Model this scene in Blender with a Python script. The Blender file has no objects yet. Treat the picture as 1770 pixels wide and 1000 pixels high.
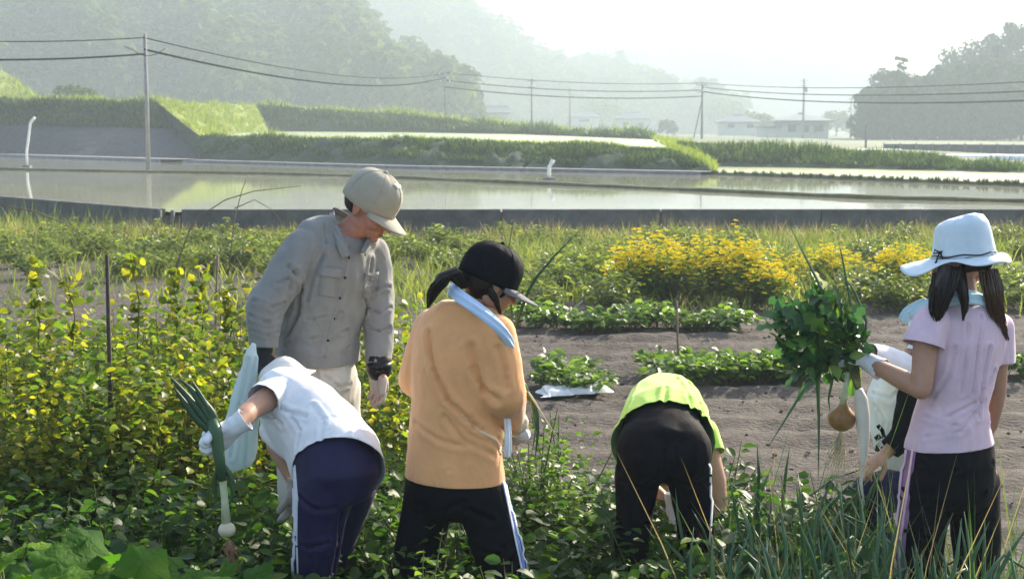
import bpy, bmesh, math, random
import numpy as np
from mathutils import Vector, Matrix, noise
R = math.radians
random.seed(7); rng = np.random.default_rng(7)
S = bpy.context.scene
COL = S.collection

# ------------------------------------------------------------------ camera
FPX, CAMZ, HOR = 2458.0, 1.9, 230.0           # focal length in photo pixels, eye height, horizon row
PITCH = math.atan((500 - HOR) / FPX)
cam = bpy.data.cameras.new('camera'); cam.sensor_width = 36; cam.lens = 36 * FPX / 1770
cam.clip_start = 0.1; cam.clip_end = 6000
cam.dof.use_dof = True; cam.dof.focus_distance = 5.2; cam.dof.aperture_fstop = 9
camo = bpy.data.objects.new('camera', cam); COL.objects.link(camo)
camo.location = (0, 0, CAMZ); camo.rotation_euler = (math.pi / 2 - PITCH, 0, 0)
S.camera = camo

# ------------------------------------------------------------------ light
SUN_EL, SUN_AZ = R(27), R(38)                  # azimuth clockwise from the view direction
w = bpy.data.worlds.new('World'); S.world = w; w.use_nodes = True
nt = w.node_tree; bg = nt.nodes['Background']
sky = nt.nodes.new('ShaderNodeTexSky'); sky.sky_type = 'NISHITA'; sky.sun_disc = False
sky.sun_elevation = SUN_EL; sky.sun_rotation = SUN_AZ; sky.dust_density = 3.0; sky.air_density = 1.0; sky.ozone_density = 1.0
nt.links.new(sky.outputs[0], bg.inputs[0]); bg.inputs[1].default_value = 0.15
sl = bpy.data.lights.new('sun', 'SUN'); sl.energy = 5.0; sl.angle = R(0.6); sl.color = (1.0, 0.90, 0.74)
so = bpy.data.objects.new('sun', sl); COL.objects.link(so)
sd = Vector((math.sin(SUN_AZ) * math.cos(SUN_EL), math.cos(SUN_AZ) * math.cos(SUN_EL), math.sin(SUN_EL)))
so.rotation_euler = sd.to_track_quat('Z', 'Y').to_euler(); so.location = sd * 60
S.view_settings.view_transform = 'Standard'; S.view_settings.look = 'None'
S.view_settings.exposure = 1.42; S.view_settings.gamma = 1; S.view_settings.use_curve_mapping = False
S.render.engine = 'CYCLES'
c = S.cycles
c.use_denoising = True; c.use_adaptive_sampling = True; c.adaptive_threshold = 0.02
c.max_bounces = 6; c.diffuse_bounces = 2; c.glossy_bounces = 2; c.transmission_bounces = 4
c.transparent_max_bounces = 8; c.volume_bounces = 1; c.caustics_reflective = False; c.caustics_refractive = False

# ------------------------------------------------------------------ helpers
CP, SP = math.cos(PITCH), math.sin(PITCH)
def at(px, py, D):
    """the point of the place that stands D metres ahead on the ray through photo pixel (px, py)"""
    x = px - 885; y = 500 - py
    d = Vector((x, CP * FPX + SP * y, -SP * FPX + CP * y))
    return Vector((0, 0, CAMZ)) + d * (D / d.y)
def tag(o, label=None, cat=None, group=None, kind=None):
    if label: o['label'] = label
    if cat: o['category'] = cat
    if group: o['group'] = group
    if kind: o['kind'] = kind
    return o
def link(name, me, mat=None, parent=None, smooth=False):
    if mat is not None and not me.materials:
        for m in (mat if isinstance(mat, (list, tuple)) else [mat]): me.materials.append(m)
    if smooth:
        me.polygons.foreach_set('use_smooth', [True] * len(me.polygons))
    o = bpy.data.objects.new(name, me); COL.objects.link(o)
    if parent is not None: o.parent = parent
    return o
def empty(name, loc, label=None, cat=None, group=None, rz=0):
    o = bpy.data.objects.new(name, None); COL.objects.link(o); o.location = loc; o.rotation_euler.z = rz
    o.empty_display_size = .05
    return tag(o, label, cat, group)
def rehang(part, root):
    """parent without moving (root has no rotation)"""
    part.parent = root; part.matrix_parent_inverse = Matrix.Translation(-Vector(root.location))
def copy_tree(o, parent=None):
    c = o.copy(); COL.objects.link(c); c.parent = parent
    for ch in [x for x in list(COL.objects) if x.parent == o]: 
        if ch != c: copy_tree(ch, c)
    return c
def kids(o): return [x for x in o.children]
def mesh_np(name, V, F):
    """V (n,3) array, F list of face tuples or (m,k) array"""
    me = bpy.data.meshes.new(name)
    V = np.asarray(V, dtype=np.float32)
    if isinstance(F, np.ndarray):
        k = F.shape[1]; n = len(F)
        me.vertices.add(len(V)); me.vertices.foreach_set('co', V.ravel())
        me.loops.add(n * k); me.loops.foreach_set('vertex_index', F.astype(np.int32).ravel())
        me.polygons.add(n); me.polygons.foreach_set('loop_start', np.arange(n, dtype=np.int32) * k)
        me.update(calc_edges=True)
    else:
        me.from_pydata(V.tolist(), [], F); me.update()
    return me

# ---- materials
def node(nt, t, **kw):
    n = nt.nodes.new(t)
    for k, v in kw.items():
        if k in n.inputs: n.inputs[k].default_value = v
        else: setattr(n, k, v)
    return n
def ramp(nt, stops):
    n = nt.nodes.new('ShaderNodeValToRGB'); e = n.color_ramp.elements
    while len(e) < len(stops): e.new(0.5)
    for i, (p, c) in enumerate(stops): e[i].position = p; e[i].color = (*c, 1)
    return n
def material(name, stops, scale=5, rough=.8, bump=0, bump_scale=40, stretch=(1, 1, 1), detail=6, spec=.3, sheen=0, metallic=0, coords='Object', dist=.01):
    m = bpy.data.materials.new(name); m.use_nodes = True; nt = m.node_tree
    b = nt.nodes['Principled BSDF']; b.inputs['Roughness'].default_value = rough
    b.inputs['Specular IOR Level'].default_value = spec; b.inputs['Metallic'].default_value = metallic
    if sheen: b.inputs['Sheen Weight'].default_value = sheen
    tc = nt.nodes.new('ShaderNodeTexCoord'); mp = nt.nodes.new('ShaderNodeMapping'); mp.inputs['Scale'].default_value = stretch
    nt.links.new(tc.outputs[coords], mp.inputs[0])
    nz = node(nt, 'ShaderNodeTexNoise', Scale=scale, Detail=detail, Roughness=.65); nt.links.new(mp.outputs[0], nz.inputs['Vector'])
    if len(stops) == 1: c0 = stops[0]; stops = [(.3, tuple(x * .86 for x in c0)), (.7, tuple(min(1, x * 1.1) for x in c0))]
    rp = ramp(nt, stops); nt.links.new(nz.outputs[0], rp.inputs[0]); nt.links.new(rp.outputs[0], b.inputs['Base Color'])
    if bump:
        n2 = node(nt, 'ShaderNodeTexNoise', Scale=bump_scale, Detail=5, Roughness=.6); nt.links.new(mp.outputs[0], n2.inputs['Vector'])
        bp = node(nt, 'ShaderNodeBump', Strength=bump, Distance=dist); nt.links.new(n2.outputs[0], bp.inputs['Height']); nt.links.new(bp.outputs[0], b.inputs['Normal'])
    return m
def leafmat(name, stops, trans=.4, tcol=(1.0, 1.15, .45), rough=.45, spec=.35, per='Random Per Island'):
    m = bpy.data.materials.new(name); m.use_nodes = True; nt = m.node_tree
    b = nt.nodes['Principled BSDF']; out = nt.nodes['Material Output']
    b.inputs['Roughness'].default_value = rough; b.inputs['Specular IOR Level'].default_value = spec
    if per == 'Random Per Island': g = nt.nodes.new('ShaderNodeNewGeometry'); src = g.outputs[per]
    else: g = nt.nodes.new('ShaderNodeObjectInfo'); src = g.outputs['Random']
    tc = nt.nodes.new('ShaderNodeTexCoord'); nz = node(nt, 'ShaderNodeTexNoise', Scale=2.2, Detail=2); nt.links.new(tc.outputs['Object'], nz.inputs['Vector'])
    mx = node(nt, 'ShaderNodeMath', operation='MULTIPLY_ADD'); nt.links.new(src, mx.inputs[0]); mx.inputs[1].default_value = .6
    ms = node(nt, 'ShaderNodeMath', operation='MULTIPLY_ADD'); nt.links.new(nz.outputs[0], ms.inputs[0]); ms.inputs[1].default_value = .9; ms.inputs[2].default_value = -.25
    nt.links.new(ms.outputs[0], mx.inputs[2])
    rp = ramp(nt, stops); nt.links.new(mx.outputs[0], rp.inputs[0]); nt.links.new(rp.outputs[0], b.inputs['Base Color'])
    t = nt.nodes.new('ShaderNodeBsdfTranslucent'); mc = node(nt, 'ShaderNodeMix', data_type='RGBA', blend_type='MULTIPLY')
    mc.inputs[0].default_value = 1; nt.links.new(rp.outputs[0], mc.inputs[6]); mc.inputs[7].default_value = (*[x * 1.6 for x in tcol], 1)
    nt.links.new(mc.outputs[2], t.inputs[0])
    mix = nt.nodes.new('ShaderNodeMixShader'); mix.inputs[0].default_value = trans
    nt.links.new(b.outputs[0], mix.inputs[1]); nt.links.new(t.outputs[0], mix.inputs[2]); nt.links.new(mix.outputs[0], out.inputs[0])
    return m

# ---- foliage generators (numpy)
LT = np.array([(0, 0, 0), (.16, .36, .06), (.50, .50, .10), (.82, .26, .04), (1, 0, -.10), (.82, -.26, .04), (.50, -.50, .10), (.16, -.36, .06), (.48, 0, 0)])
LF = np.array([(8, k, (k + 1) % 8) for k in range(8)])[:, [0, 2, 1]]
def unit(a): return a / (np.linalg.norm(a, axis=-1, keepdims=True) + 1e-9)
def leaves(P, A, N, L, W):
    """P base points, A axis, N normal, L length, W width -> (V, F)"""
    A = unit(A); B = unit(np.cross(N, A)); N = np.cross(A, B)
    L = np.broadcast_to(L, len(P))[:, None, None]; W = np.broadcast_to(W, len(P))[:, None, None]
    V = P[:, None, :] + LT[None, :, 0:1] * L * A[:, None, :] + LT[None, :, 1:2] * W * B[:, None, :] + LT[None, :, 2:3] * L * N[:, None, :]
    F = LF[None] + (np.arange(len(P)) * 9)[:, None, None]
    return V.reshape(-1, 3), F.reshape(-1, 3)
def blades(P, A, L, W, bend, segs=3):
    """grass-like tapering blades; A start direction, bend = sideways vector added with the square of the length"""
    n = len(P); A = unit(A); L = np.broadcast_to(L, n)[:, None]; W = np.broadcast_to(W, n)[:, None]
    ang = rng.uniform(0, math.tau, n); B = np.stack([np.cos(ang), np.sin(ang), np.zeros(n)], 1)
    VV = []
    for i in range(segs + 1):
        t = i / segs; c = P + A * L * t + bend * L * t * t; hw = W * .5 * (1 - t) ** .6 * (1 if i else .8)
        VV += [c - B * hw, c + B * hw] if i < segs else [c]
    V = np.stack(VV, 1); k = V.shape[1]; T = []
    for i in range(segs - 1): a = 2 * i; T += [(a, a + 1, a + 3), (a, a + 3, a + 2)]
    a = 2 * (segs - 1); T += [(a, a + 1, a + 2)]
    F = np.array(T)[None] + (np.arange(n) * k)[:, None, None]
    return V.reshape(-1, 3), F.reshape(-1, 3)
def merge(*vf):
    Vs, Fs, o = [], [], 0
    for V, F in vf: Vs.append(V); Fs.append(F + o); o += len(V)
    return np.concatenate(Vs), np.concatenate(Fs)
def rdir(n, up=.3):
    a = rng.normal(size=(n, 3)); a[:, 2] = np.abs(a[:, 2]) * up * 2 - up * .3
    return unit(a)
# ---- plain solids
def box_bm(bm, c, s, rz=0):
    m = Matrix.Translation(c) @ Matrix.Rotation(rz, 4, 'Z') @ Matrix.Diagonal((*s, 1))
    return bmesh.ops.create_cube(bm, size=1, matrix=m)
def tube_bm(bm, pts, rad, seg=8, caps=True):
    pts = [Vector(p) for p in pts]; rad = rad if isinstance(rad, (list, tuple)) else [rad] * len(pts)
    rings = []; prev = None
    for i, p in enumerate(pts):
        t = (pts[min(i + 1, len(pts) - 1)] - pts[max(i - 1, 0)]).normalized()
        if prev is None: prev = t.orthogonal().normalized()
        x = (prev - t * prev.dot(t)).normalized(); y = t.cross(x); prev = x
        rings.append([bm.verts.new(p + (x * math.cos(a) + y * math.sin(a)) * rad[i]) for a in [math.tau * k / seg for k in range(seg)]])
    for a, b in zip(rings, rings[1:]):
        for k in range(seg): bm.faces.new((a[k], a[(k + 1) % seg], b[(k + 1) % seg], b[k]))
    if caps: bm.faces.new(rings[0][::-1]); bm.faces.new(rings[-1])
    return rings
def bm_obj(name, bm, mat, parent=None, smooth=False):
    bmesh.ops.recalc_face_normals(bm, faces=bm.faces[:])
    me = bpy.data.meshes.new(name); bm.to_mesh(me); bm.free()
    return link(name, me, mat, parent, smooth)
def tube(name, pts, rad, mat, parent=None, seg=8):
    bm = bmesh.new(); tube_bm(bm, pts, rad, seg); return bm_obj(name, bm, mat, parent, True)
def interp(tab, x):
    return float(np.interp(x, [t[0] for t in tab], [t[1] for t in tab]))
# ================================================================== LAND
M_soil = material('soil', [(.25, (.058, .047, .038)), (.5, (.100, .083, .070)), (.8, (.160, .136, .115))], scale=9, rough=.95, bump=1, bump_scale=38, stretch=(.62, 1, 1), dist=.035)
M_field = material('field', [(.3, (.05, .065, .03)), (.7, (.12, .13, .06))], scale=.6, rough=.95, bump=.5, bump_scale=8)
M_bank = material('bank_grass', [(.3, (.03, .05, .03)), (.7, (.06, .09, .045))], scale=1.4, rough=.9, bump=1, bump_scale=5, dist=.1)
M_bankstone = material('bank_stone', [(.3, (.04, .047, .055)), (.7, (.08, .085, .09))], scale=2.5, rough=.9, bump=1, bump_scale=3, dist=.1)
M_slope = material('sunlit_grass', [(.3, (.15, .19, .035)), (.7, (.24, .27, .06))], scale=1.2, rough=.9, bump=.8, bump_scale=6, dist=.08)  # lighter twin of the bank grass, sunshine put into its colour
M_conc = material('concrete', [(.3, (.075, .075, .07)), (.5, (.12, .12, .115)), (.7, (.17, .165, .155))], scale=2.2, rough=.9, bump=.5, bump_scale=30)
M_lip = material('pale_concrete', [(.3, (.11, .11, .12)), (.7, (.20, .20, .21))], scale=3, rough=.85, bump=.3, bump_scale=20)
def watermat(name, col, rough=.04, bump=.04):
    m = bpy.data.materials.new(name); m.use_nodes = True; nt = m.node_tree; b = nt.nodes['Principled BSDF']
    b.inputs['Roughness'].default_value = rough; b.inputs['IOR'].default_value = 1.33
    tc = nt.nodes.new('ShaderNodeTexCoord')
    n2 = node(nt, 'ShaderNodeTexNoise', Scale=.8, Detail=3); nt.links.new(tc.outputs['Object'], n2.inputs['Vector'])
    rp = ramp(nt, [(.35, tuple(x * .75 for x in col)), (.65, col)]); nt.links.new(n2.outputs[0], rp.inputs[0]); nt.links.new(rp.outputs[0], b.inputs['Base Color'])
    nz = node(nt, 'ShaderNodeTexNoise', Scale=3.5, Detail=3); nt.links.new(tc.outputs['Object'], nz.inputs['Vector'])
    bp = node(nt, 'ShaderNodeBump', Strength=bump, Distance=.02); nt.links.new(nz.outputs[0], bp.inputs['Height']); nt.links.new(bp.outputs[0], b.inputs['Normal'])
    return m
M_water = watermat('paddy_water', (.46, .45, .34))
M_water2 = watermat('planted_water', (.50, .54, .24), .22, .2)

def sheet(name, rows, mat, nsub=(1, 1), jitter=0, kind='structure', **kw):
    """rows: list of rows of points (same count); subdivided bilinearly"""
    A = np.array([[tuple(p) for p in r] for r in rows], dtype=float)
    def sub(A, n):
        out = []
        for i in range(len(A) - 1):
            for k in range(n): out.append(A[i] * (1 - k / n) + A[i + 1] * k / n)
        out.append(A[-1]); return np.array(out)
    A = sub(A, nsub[0]); A = np.swapaxes(sub(np.swapaxes(A, 0, 1), nsub[1]), 0, 1)
    h, wd = A.shape[:2]; V = A.reshape(-1, 3).copy()
    if jitter:
        for i in range(len(V)):
            r, c_ = divmod(i, wd)
            if 0 < r < h - 1:
                v = Vector(V[i]); V[i] += np.array(noise.noise_vector(v * .6)) * jitter * np.array((.6, .6, .5)) + np.array(noise.noise_vector(v * 2.1)) * jitter * .4
    idx = np.arange(h * wd).reshape(h, wd)
    F = np.stack([idx[:-1, :-1], idx[:-1, 1:], idx[1:, 1:], idx[1:, :-1]], -1).reshape(-1, 4)
    o = link(name, mesh_np(name, V, F), mat, None, True)
    tag(o, kind=kind, **kw); o['_'] = 0; del o['_']
    return o, A

# the far ground under everything
link('far_ground', mesh_np('far_ground', [(-1500, -20, -1.2), (1500, -20, -1.2), (1500, 1500, -1.2), (-1500, 1500, -1.2)], [(0, 1, 2, 3)]), M_field)['kind'] = 'structure'
# near field: soil with worked clods
nx, ny = 460, 330
xs = np.linspace(-11, 11, nx); ys = 2.0 + (29.5 - 2.0) * np.linspace(0, 1, ny) ** 1.35
X, Y = np.meshgrid(xs, ys); Z = np.zeros_like(X)
for i in range(ny):
    yy = ys[i]; amp = 1.0 if 6 < yy < 14.5 else .5
    for j in range(nx):
        xx = xs[j]
        Z[i, j] = amp * (.030 * noise.noise((xx * 1.3, yy * 5.2, 0)) + .020 * noise.noise((xx * 5, yy * 9, 3)) + .014 * noise.noise((xx * 13, yy * 17, 7)))
Z += .022 * np.sin(Y * 2 * math.pi / .55 + .25 * np.sin(X * .8)) * ((Y > 6) & (Y < 14.4))
Z -= .02
idx = np.arange(nx * ny).reshape(ny, nx)
F = np.stack([idx[:-1, :-1], idx[:-1, 1:], idx[1:, 1:], idx[1:, :-1]], -1).reshape(-1, 4)
link('field_soil', mesh_np('field_soil', np.stack([X, Y, Z], -1).reshape(-1, 3), F), M_soil, None, True)['kind'] = 'structure'
link('field_ground', mesh_np('field_ground', [(-60, -6, -.16), (60, -6, -.16), (60, 36, -.16), (-60, 36, -.16)], [(0, 1, 2, 3)]), M_field)['kind'] = 'structure'

# retaining wall of the flooded paddy, with joints every few metres
WL = [Vector((-24, 46, 0)), Vector((-6.45, 26.7, 0)), Vector((45, 26.9, 0))]
wall = empty('retaining_wall', (-6.45, 26.7, -.4), 'long low grey concrete wall between the weedy field and the flooded paddy', 'wall')
def wall_run(a, b, s0, s1):
    d = (b - a).normalized(); n = Vector((-d.y, d.x, 0)); L = (b - a).length; k = s0
    segs = []
    while k < L - s1:
        e = min(k + 3.0, L - s1)
        p, q = a + d * (k + .012), a + d * (e - .012)
        bm = bmesh.new(); mid = (p + q) / 2; box_bm(bm, mid + Vector((0, 0, .03)), ((q - p).length, .18, .90), math.atan2(d.y, d.x))
        bmesh.ops.bevel(bm, geom=bm.edges[:], offset=.012, segments=1, affect='EDGES')
        o = bm_obj('wall_panel', bm, M_conc); rehang(o, wall); segs.append(o); k = e
wall_run(WL[0], WL[1], 0, .25); wall_run(WL[1], WL[2], .25, 0)
# drain outlet in the gap of the wall
bm = bmesh.new(); box_bm(bm, (-6.45, 26.95, .0), (.7, .1, .7)); o = bm_obj('gap_board', bm, material('old_board', [(.1, .1, .1)], scale=8)); rehang(o, wall)
bm = bmesh.new(); box_bm(bm, (-6.62, 26.74, .38), (.05, .1, .16)); box_bm(bm, (-6.38, 26.74, .36), (.06, .1, .2))
o = bm_obj('drain_pipe', bm, M_lip); rehang(o, wall)

# water
WZ = .42
def wat(px, py):                                 # a point of the water surface seen at that pixel
    D = (CAMZ - WZ) * FPX / (py - HOR); return at(px, py, D)
V = [(-24, 46.2, WZ), (-6.45, 26.85, WZ), (45, 27.05, WZ), (70, 80, WZ), (15, 80, WZ), (-40, 112, WZ), (-70, 112, WZ), (-70, 60, WZ)]
link('paddy_water', mesh_np('paddy_water', V, [tuple(range(len(V)))]), M_water)['kind'] = 'structure'

# low earth bunds between the flooded plots
def bund(name, pix, width, h, mat, label):
    pts = [wat(*p) for p in pix]; n = 60
    xs_ = np.linspace(0, len(pts) - 1, n); C = [pts[min(int(t), len(pts) - 2)].lerp(pts[min(int(t), len(pts) - 2) + 1], t - min(int(t), len(pts) - 2)) for t in xs_]
    rows = []
    for i, p in enumerate(C):
        t = (C[min(i + 1, n - 1)] - C[max(i - 1, 0)]).normalized(); s = Vector((-t.y, t.x, 0))
        j = .35 * noise.noise(p * .9)
        rows.append([(p + s * (u * width * (1 + j)) + Vector((0, 0, z * h * (1 + j) - .04))) for u, z in ((-.5, 0), (-.3, .8), (0, 1), (.3, .8), (.5, 0))])
    o, _ = sheet(name, rows, mat, (1, 1)); o['label'] = label
    return C
M_bund = material('bund_earth', [(.3, (.05, .055, .025)), (.7, (.13, .13, .06))], scale=3, rough=.95, bump=1, bump_scale=10)
B1 = bund('bund', [(-500, 290), (0, 293), (570, 303), (950, 319), (1235, 331), (1500, 343), (1900, 352)], .38, .12, M_bund, 'thin earth bund across the flooded paddy')
B2 = bund('bund', [(1205, 300), (1400, 307), (1770, 321), (2300, 345)], .5, .14, M_bund, 'earth bund on the right with dark clumps along it')

# terraces behind the paddies
def ptz(px, py, D): return at(px, py, D)
def base(px, py): return wat(px, py) - Vector((0, 0, .1))
# upper-left terrace (front face)
topA = [ptz(-700, 158, 112), ptz(-300, 165, 106), ptz(0, 170, 100), ptz(270, 176, 97)]
midA = [ptz(-700, 212, 110.5), ptz(-300, 214, 104.5), ptz(0, 216, 97.5), ptz(303, 222, 93)]
botA = [ptz(-700, 264, 109), ptz(-300, 264, 102), ptz(0, 266, 95), ptz(345, 276, 82)]
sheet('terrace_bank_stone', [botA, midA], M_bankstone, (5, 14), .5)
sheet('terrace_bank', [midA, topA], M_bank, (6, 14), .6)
# sunlit side slope
sB_top = [ptz(270, 176, 97), ptz(340, 178, 112), ptz(440, 181, 142)]
sB_bot = [ptz(343, 233, 83.5), ptz(395, 230, 105), ptz(468, 227, 141)]
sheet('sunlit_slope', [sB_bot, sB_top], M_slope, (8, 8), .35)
sheet('terrace_corner', [[botA[-1], ptz(346, 276, 81.2)], [midA[-1], ptz(343, 234, 83.5)], [topA[-1], topA[-1]]], M_bank, (4, 3), .2)
# middle terrace
botM = [ptz(345, 276, 80), ptz(700, 287, 63.5), ptz(950, 292, 58), ptz(1237, 299, 52.3)]
topM = [ptz(343, 234, 83.5), ptz(700, 241, 67.5), ptz(950, 249, 62), ptz(1160, 258, 56.5)]
sheet('terrace_bank', [botM, topM], M_bank, (7, 30), .8)
backM = [ptz(468, 227, 141), ptz(700, 228.5, 136), ptz(900, 232, 125), ptz(1128, 241, 110)]
sheet('planted_paddy', [topM, backM], M_water2, (4, 8))
sheet('sunlit_slope', [[botM[-1], topM[-1]], [ptz(1225, 272, 66), ptz(1150, 252, 68)], [ptz(1195, 246, 112), backM[-1]]], M_slope, (5, 5), .3)
# upper bank behind the middle terrace
topU = [ptz(440, 181, 145), ptz(700, 198, 139), ptz(900, 219, 128), ptz(1060, 236, 118), ptz(1128, 240, 114)]
botU = [ptz(468, 228, 140.5), ptz(700, 230, 135.5), ptz(900, 233, 124.5), ptz(1060, 239, 116), ptz(1128, 243, 111)]
sheet('terrace_bank', [botU, topU], M_bank, (6, 14), .5)
# far right bank
botR = [ptz(1190, 287, 63.5), ptz(1400, 290, 60.5), ptz(1600, 295, 56.5), ptz(1740, 298, 53.5), ptz(2100, 304, 49)]
topR = [ptz(1170, 246, 67), ptz(1400, 259, 63.5), ptz(1600, 275, 59.3), ptz(1740, 293, 56), ptz(2100, 301, 51)]
sheet('terrace_bank', [botR, topR], M_bank, (5, 16), .35)
V = [wat(1215, 299.5), wat(1400, 306), wat(1770, 319.5), wat(2250, 340), botR[-1] + Vector((6, -1, 0)), botR[-2], botR[-3], botR[-4], botR[0], botR[0] + Vector((-.5, -3, 0))]
link('planted_paddy', mesh_np('planted_paddy', [(p[0], p[1], WZ + .012) for p in V], [tuple(range(len(V)))]), M_water2)['kind'] = 'structure'
# valley floor behind the banks, back to the hills
M_valley = material('valley_fields', [(.35, (.10, .13, .06)), (.65, (.24, .26, .16))], scale=.03, rough=.95, stretch=(1, .6, 1))
frontL = [topA[0], topA[1], topA[2], topA[3], ptz(440, 181, 145), ptz(700, 198, 139), ptz(900, 219, 128), ptz(1060, 236, 118), ptz(1170, 246, 100), ptz(1400, 259, 63.8), ptz(1600, 275, 59.5), ptz(1740, 293, 56.2), ptz(2100, 301, 51.2)]
zb = [5.5, 5.2, 5.0, 4.6, 4.9, 3.9, 2.7, 1.9, 1.4, 1.0, .9, .8, .7]
row2 = [Vector((p.x * 230 / p.y, 230, z)) for p, z in zip(frontL, zb)]
row15 = [Vector((p.x * 165 / p.y, 165, (z * .5 + p.z * .5) if i < 9 else .75)) for i, (p, z) in enumerate(zip(frontL, zb))]
row3 = [Vector((p.x * 1400 / p.y, 1400, 1.0)) for p in frontL]
sheet('valley_ground', [frontL, row15, row2, row3], M_valley, (3, 2))
# left sunlit slope above the terrace
sheet('sunlit_slope', [[ptz(-500, 172, 118), ptz(78, 172, 118)], [ptz(-500, 5, 150), ptz(-5, 116, 150)], [ptz(-500, 0, 160), ptz(-60, 114, 165)]], M_slope, (6, 8), .5)
# pale concrete edge at the foot of the banks
def kerb(name, pts, wd, h, mat, label):
    rows = []
    for i, p in enumerate(pts):
        t = (pts[min(i + 1, len(pts) - 1)] - pts[max(i - 1, 0)]).normalized(); s = Vector((-t.y, t.x, 0))
        rows.append([p + s * -wd + Vector((0, 0, -.2)), p + s * -wd + Vector((0, 0, h)), p + Vector((0, 0, h + .01)), p + Vector((0, 0, -.2))])
    o, _ = sheet(name, rows, mat, (6, 1)); o['label'] = label; return o
kb = [wat(px, py) for px, py in ((-700, 266), (0, 268.5), (345, 279))]
kerb('kerb', kb, 2.2, .12, M_lip, 'pale concrete channel edge at the foot of the left bank')
kb = [wat(px, py) for px, py in ((345, 279.5), (700, 290), (950, 295), (1237, 301))]
kerb('kerb', kb, 1.0, .10, M_lip, 'pale concrete channel edge at the foot of the middle bank')

# ------------------------------------------------------------------ hills and their woods
M_hill = material('hill_ground', [(.3, (.04, .06, .03)), (.7, (.08, .11, .05))], scale=.05, rough=.95)
M_wood = leafmat('wood_leaves', [(.1, (.03, .055, .02)), (.5, (.06, .095, .03)), (.9, (.17, .20, .055))], trans=.3, rough=.9, spec=.05)
M_woodd = leafmat('dark_wood_leaves', [(.1, (.02, .04, .02)), (.6, (.035, .06, .03)), (.95, (.06, .09, .04))], trans=.2, rough=.9, spec=.05)
M_bark = material('bark', [(.3, (.05, .04, .03)), (.7, (.12, .10, .08))], scale=12, bump=.5, stretch=(1, 1, .2))
def hill(name, ridge, Dr, foot_y, Df, dpx, relief, depth=None):
    pxs = np.arange(ridge[0][0], ridge[-1][0] + 1, dpx); rows = []
    nrow = 26
    for r in range(nrow + 1):
        t = r / nrow; row = []
        for px in pxs:
            yr = interp(ridge, px); e = (1 - (1 - t) ** 1.35)
            D = Df + (Dr - Df) * t + relief * 1.6 * noise.noise((px * .006, t * 2.0, 5))
            p = at(px, HOR, D); zt = at(px, yr, Dr).z; zf = at(px, foot_y, Df).z
            z = zf + (zt - zf) * e
            z += relief * max(.12, min(1, (790 - px) / 320 if foot_y == 195 else 1)) * (.75 - 3.0 * abs(noise.noise((px * .0075 + t * 1.5, t * .9, 1.3)))) * math.sin(math.pi * min(1, t * .95)) * .9
            row.append(Vector((p.x, p.y, z)))
        rows.append(row)
    rows.append([Vector((p.x, p.y + 60, p.z * .3)) for p in rows[-1]])
    o, A = sheet(name, rows, M_hill)
    return o, A[:-1]
def tree_blob(n, r, h, conic):
    """a crown of n leaf clumps"""
    u = rng.uniform(0, 1, n); th = rng.uniform(0, math.tau, n)
    if conic: rad = r * (1 - u) ** .8 * rng.uniform(.55, 1, n); z = h * u
    else:
        ph = np.arccos(1 - 2 * u * .9); rad = r * np.sin(ph) * rng.uniform(.75, 1.05, n); z = h * .5 + h * .5 * np.cos(ph) * rng.uniform(.75, 1.05, n)
    P = np.stack([rad * np.cos(th), rad * np.sin(th), z], 1); O = unit(P - np.array([0, 0, h * .45]))
    return P, O
def wood_on(name, A, n, rs, conic_p, mat, lpt, leaf, label, sel=None):
    """n trees spread on grid A, merged: nobody could count them"""
    VF = []; h, wd = A.shape[:2]; cnt = 0
    crowns = [tree_blob(lpt, 1, 1.5, False) for _ in range(6)] + [tree_blob(lpt, .8, 2.6, True) for _ in range(4)]
    while cnt < n:
        r, c_ = rng.uniform(0, h - 1.001), rng.uniform(0, wd - 1.001); i, j = int(r), int(c_)
        p = A[i, j] * (1 - (r - i)) * (1 - (c_ - j)) + A[i + 1, j] * (r - i) * (1 - (c_ - j)) + A[i, j + 1] * (1 - (r - i)) * (c_ - j) + A[i + 1, j + 1] * (r - i) * (c_ - j)
        cnt += 1
        cp = conic_p(p, r / (h - 1), c_ / (wd - 1)) if callable(conic_p) else conic_p
        k = rng.integers(6, 10) if rng.random() < cp else rng.integers(0, 6)
        P, O = crowns[k]; s = rng.uniform(*rs); a = rng.uniform(0, math.tau); ca, sa = math.cos(a), math.sin(a)
        Rm = np.array([[ca, -sa, 0], [sa, ca, 0], [0, 0, 1]]); Pw = (P @ Rm.T) * s + p; Ow = O @ Rm.T
        T = unit(np.cross(Ow, rng.normal(size=(len(P), 3))) + np.array([0, 0, -.35]))
        VF.append(leaves(Pw, T, Ow + rng.normal(size=P.shape) * .35, leaf * s, leaf * s * .8))
    V, F = merge(*VF)
    o = link(name, mesh_np(name, V, F), mat); tag(o, label, 'woodland', kind='stuff'); return o

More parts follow.
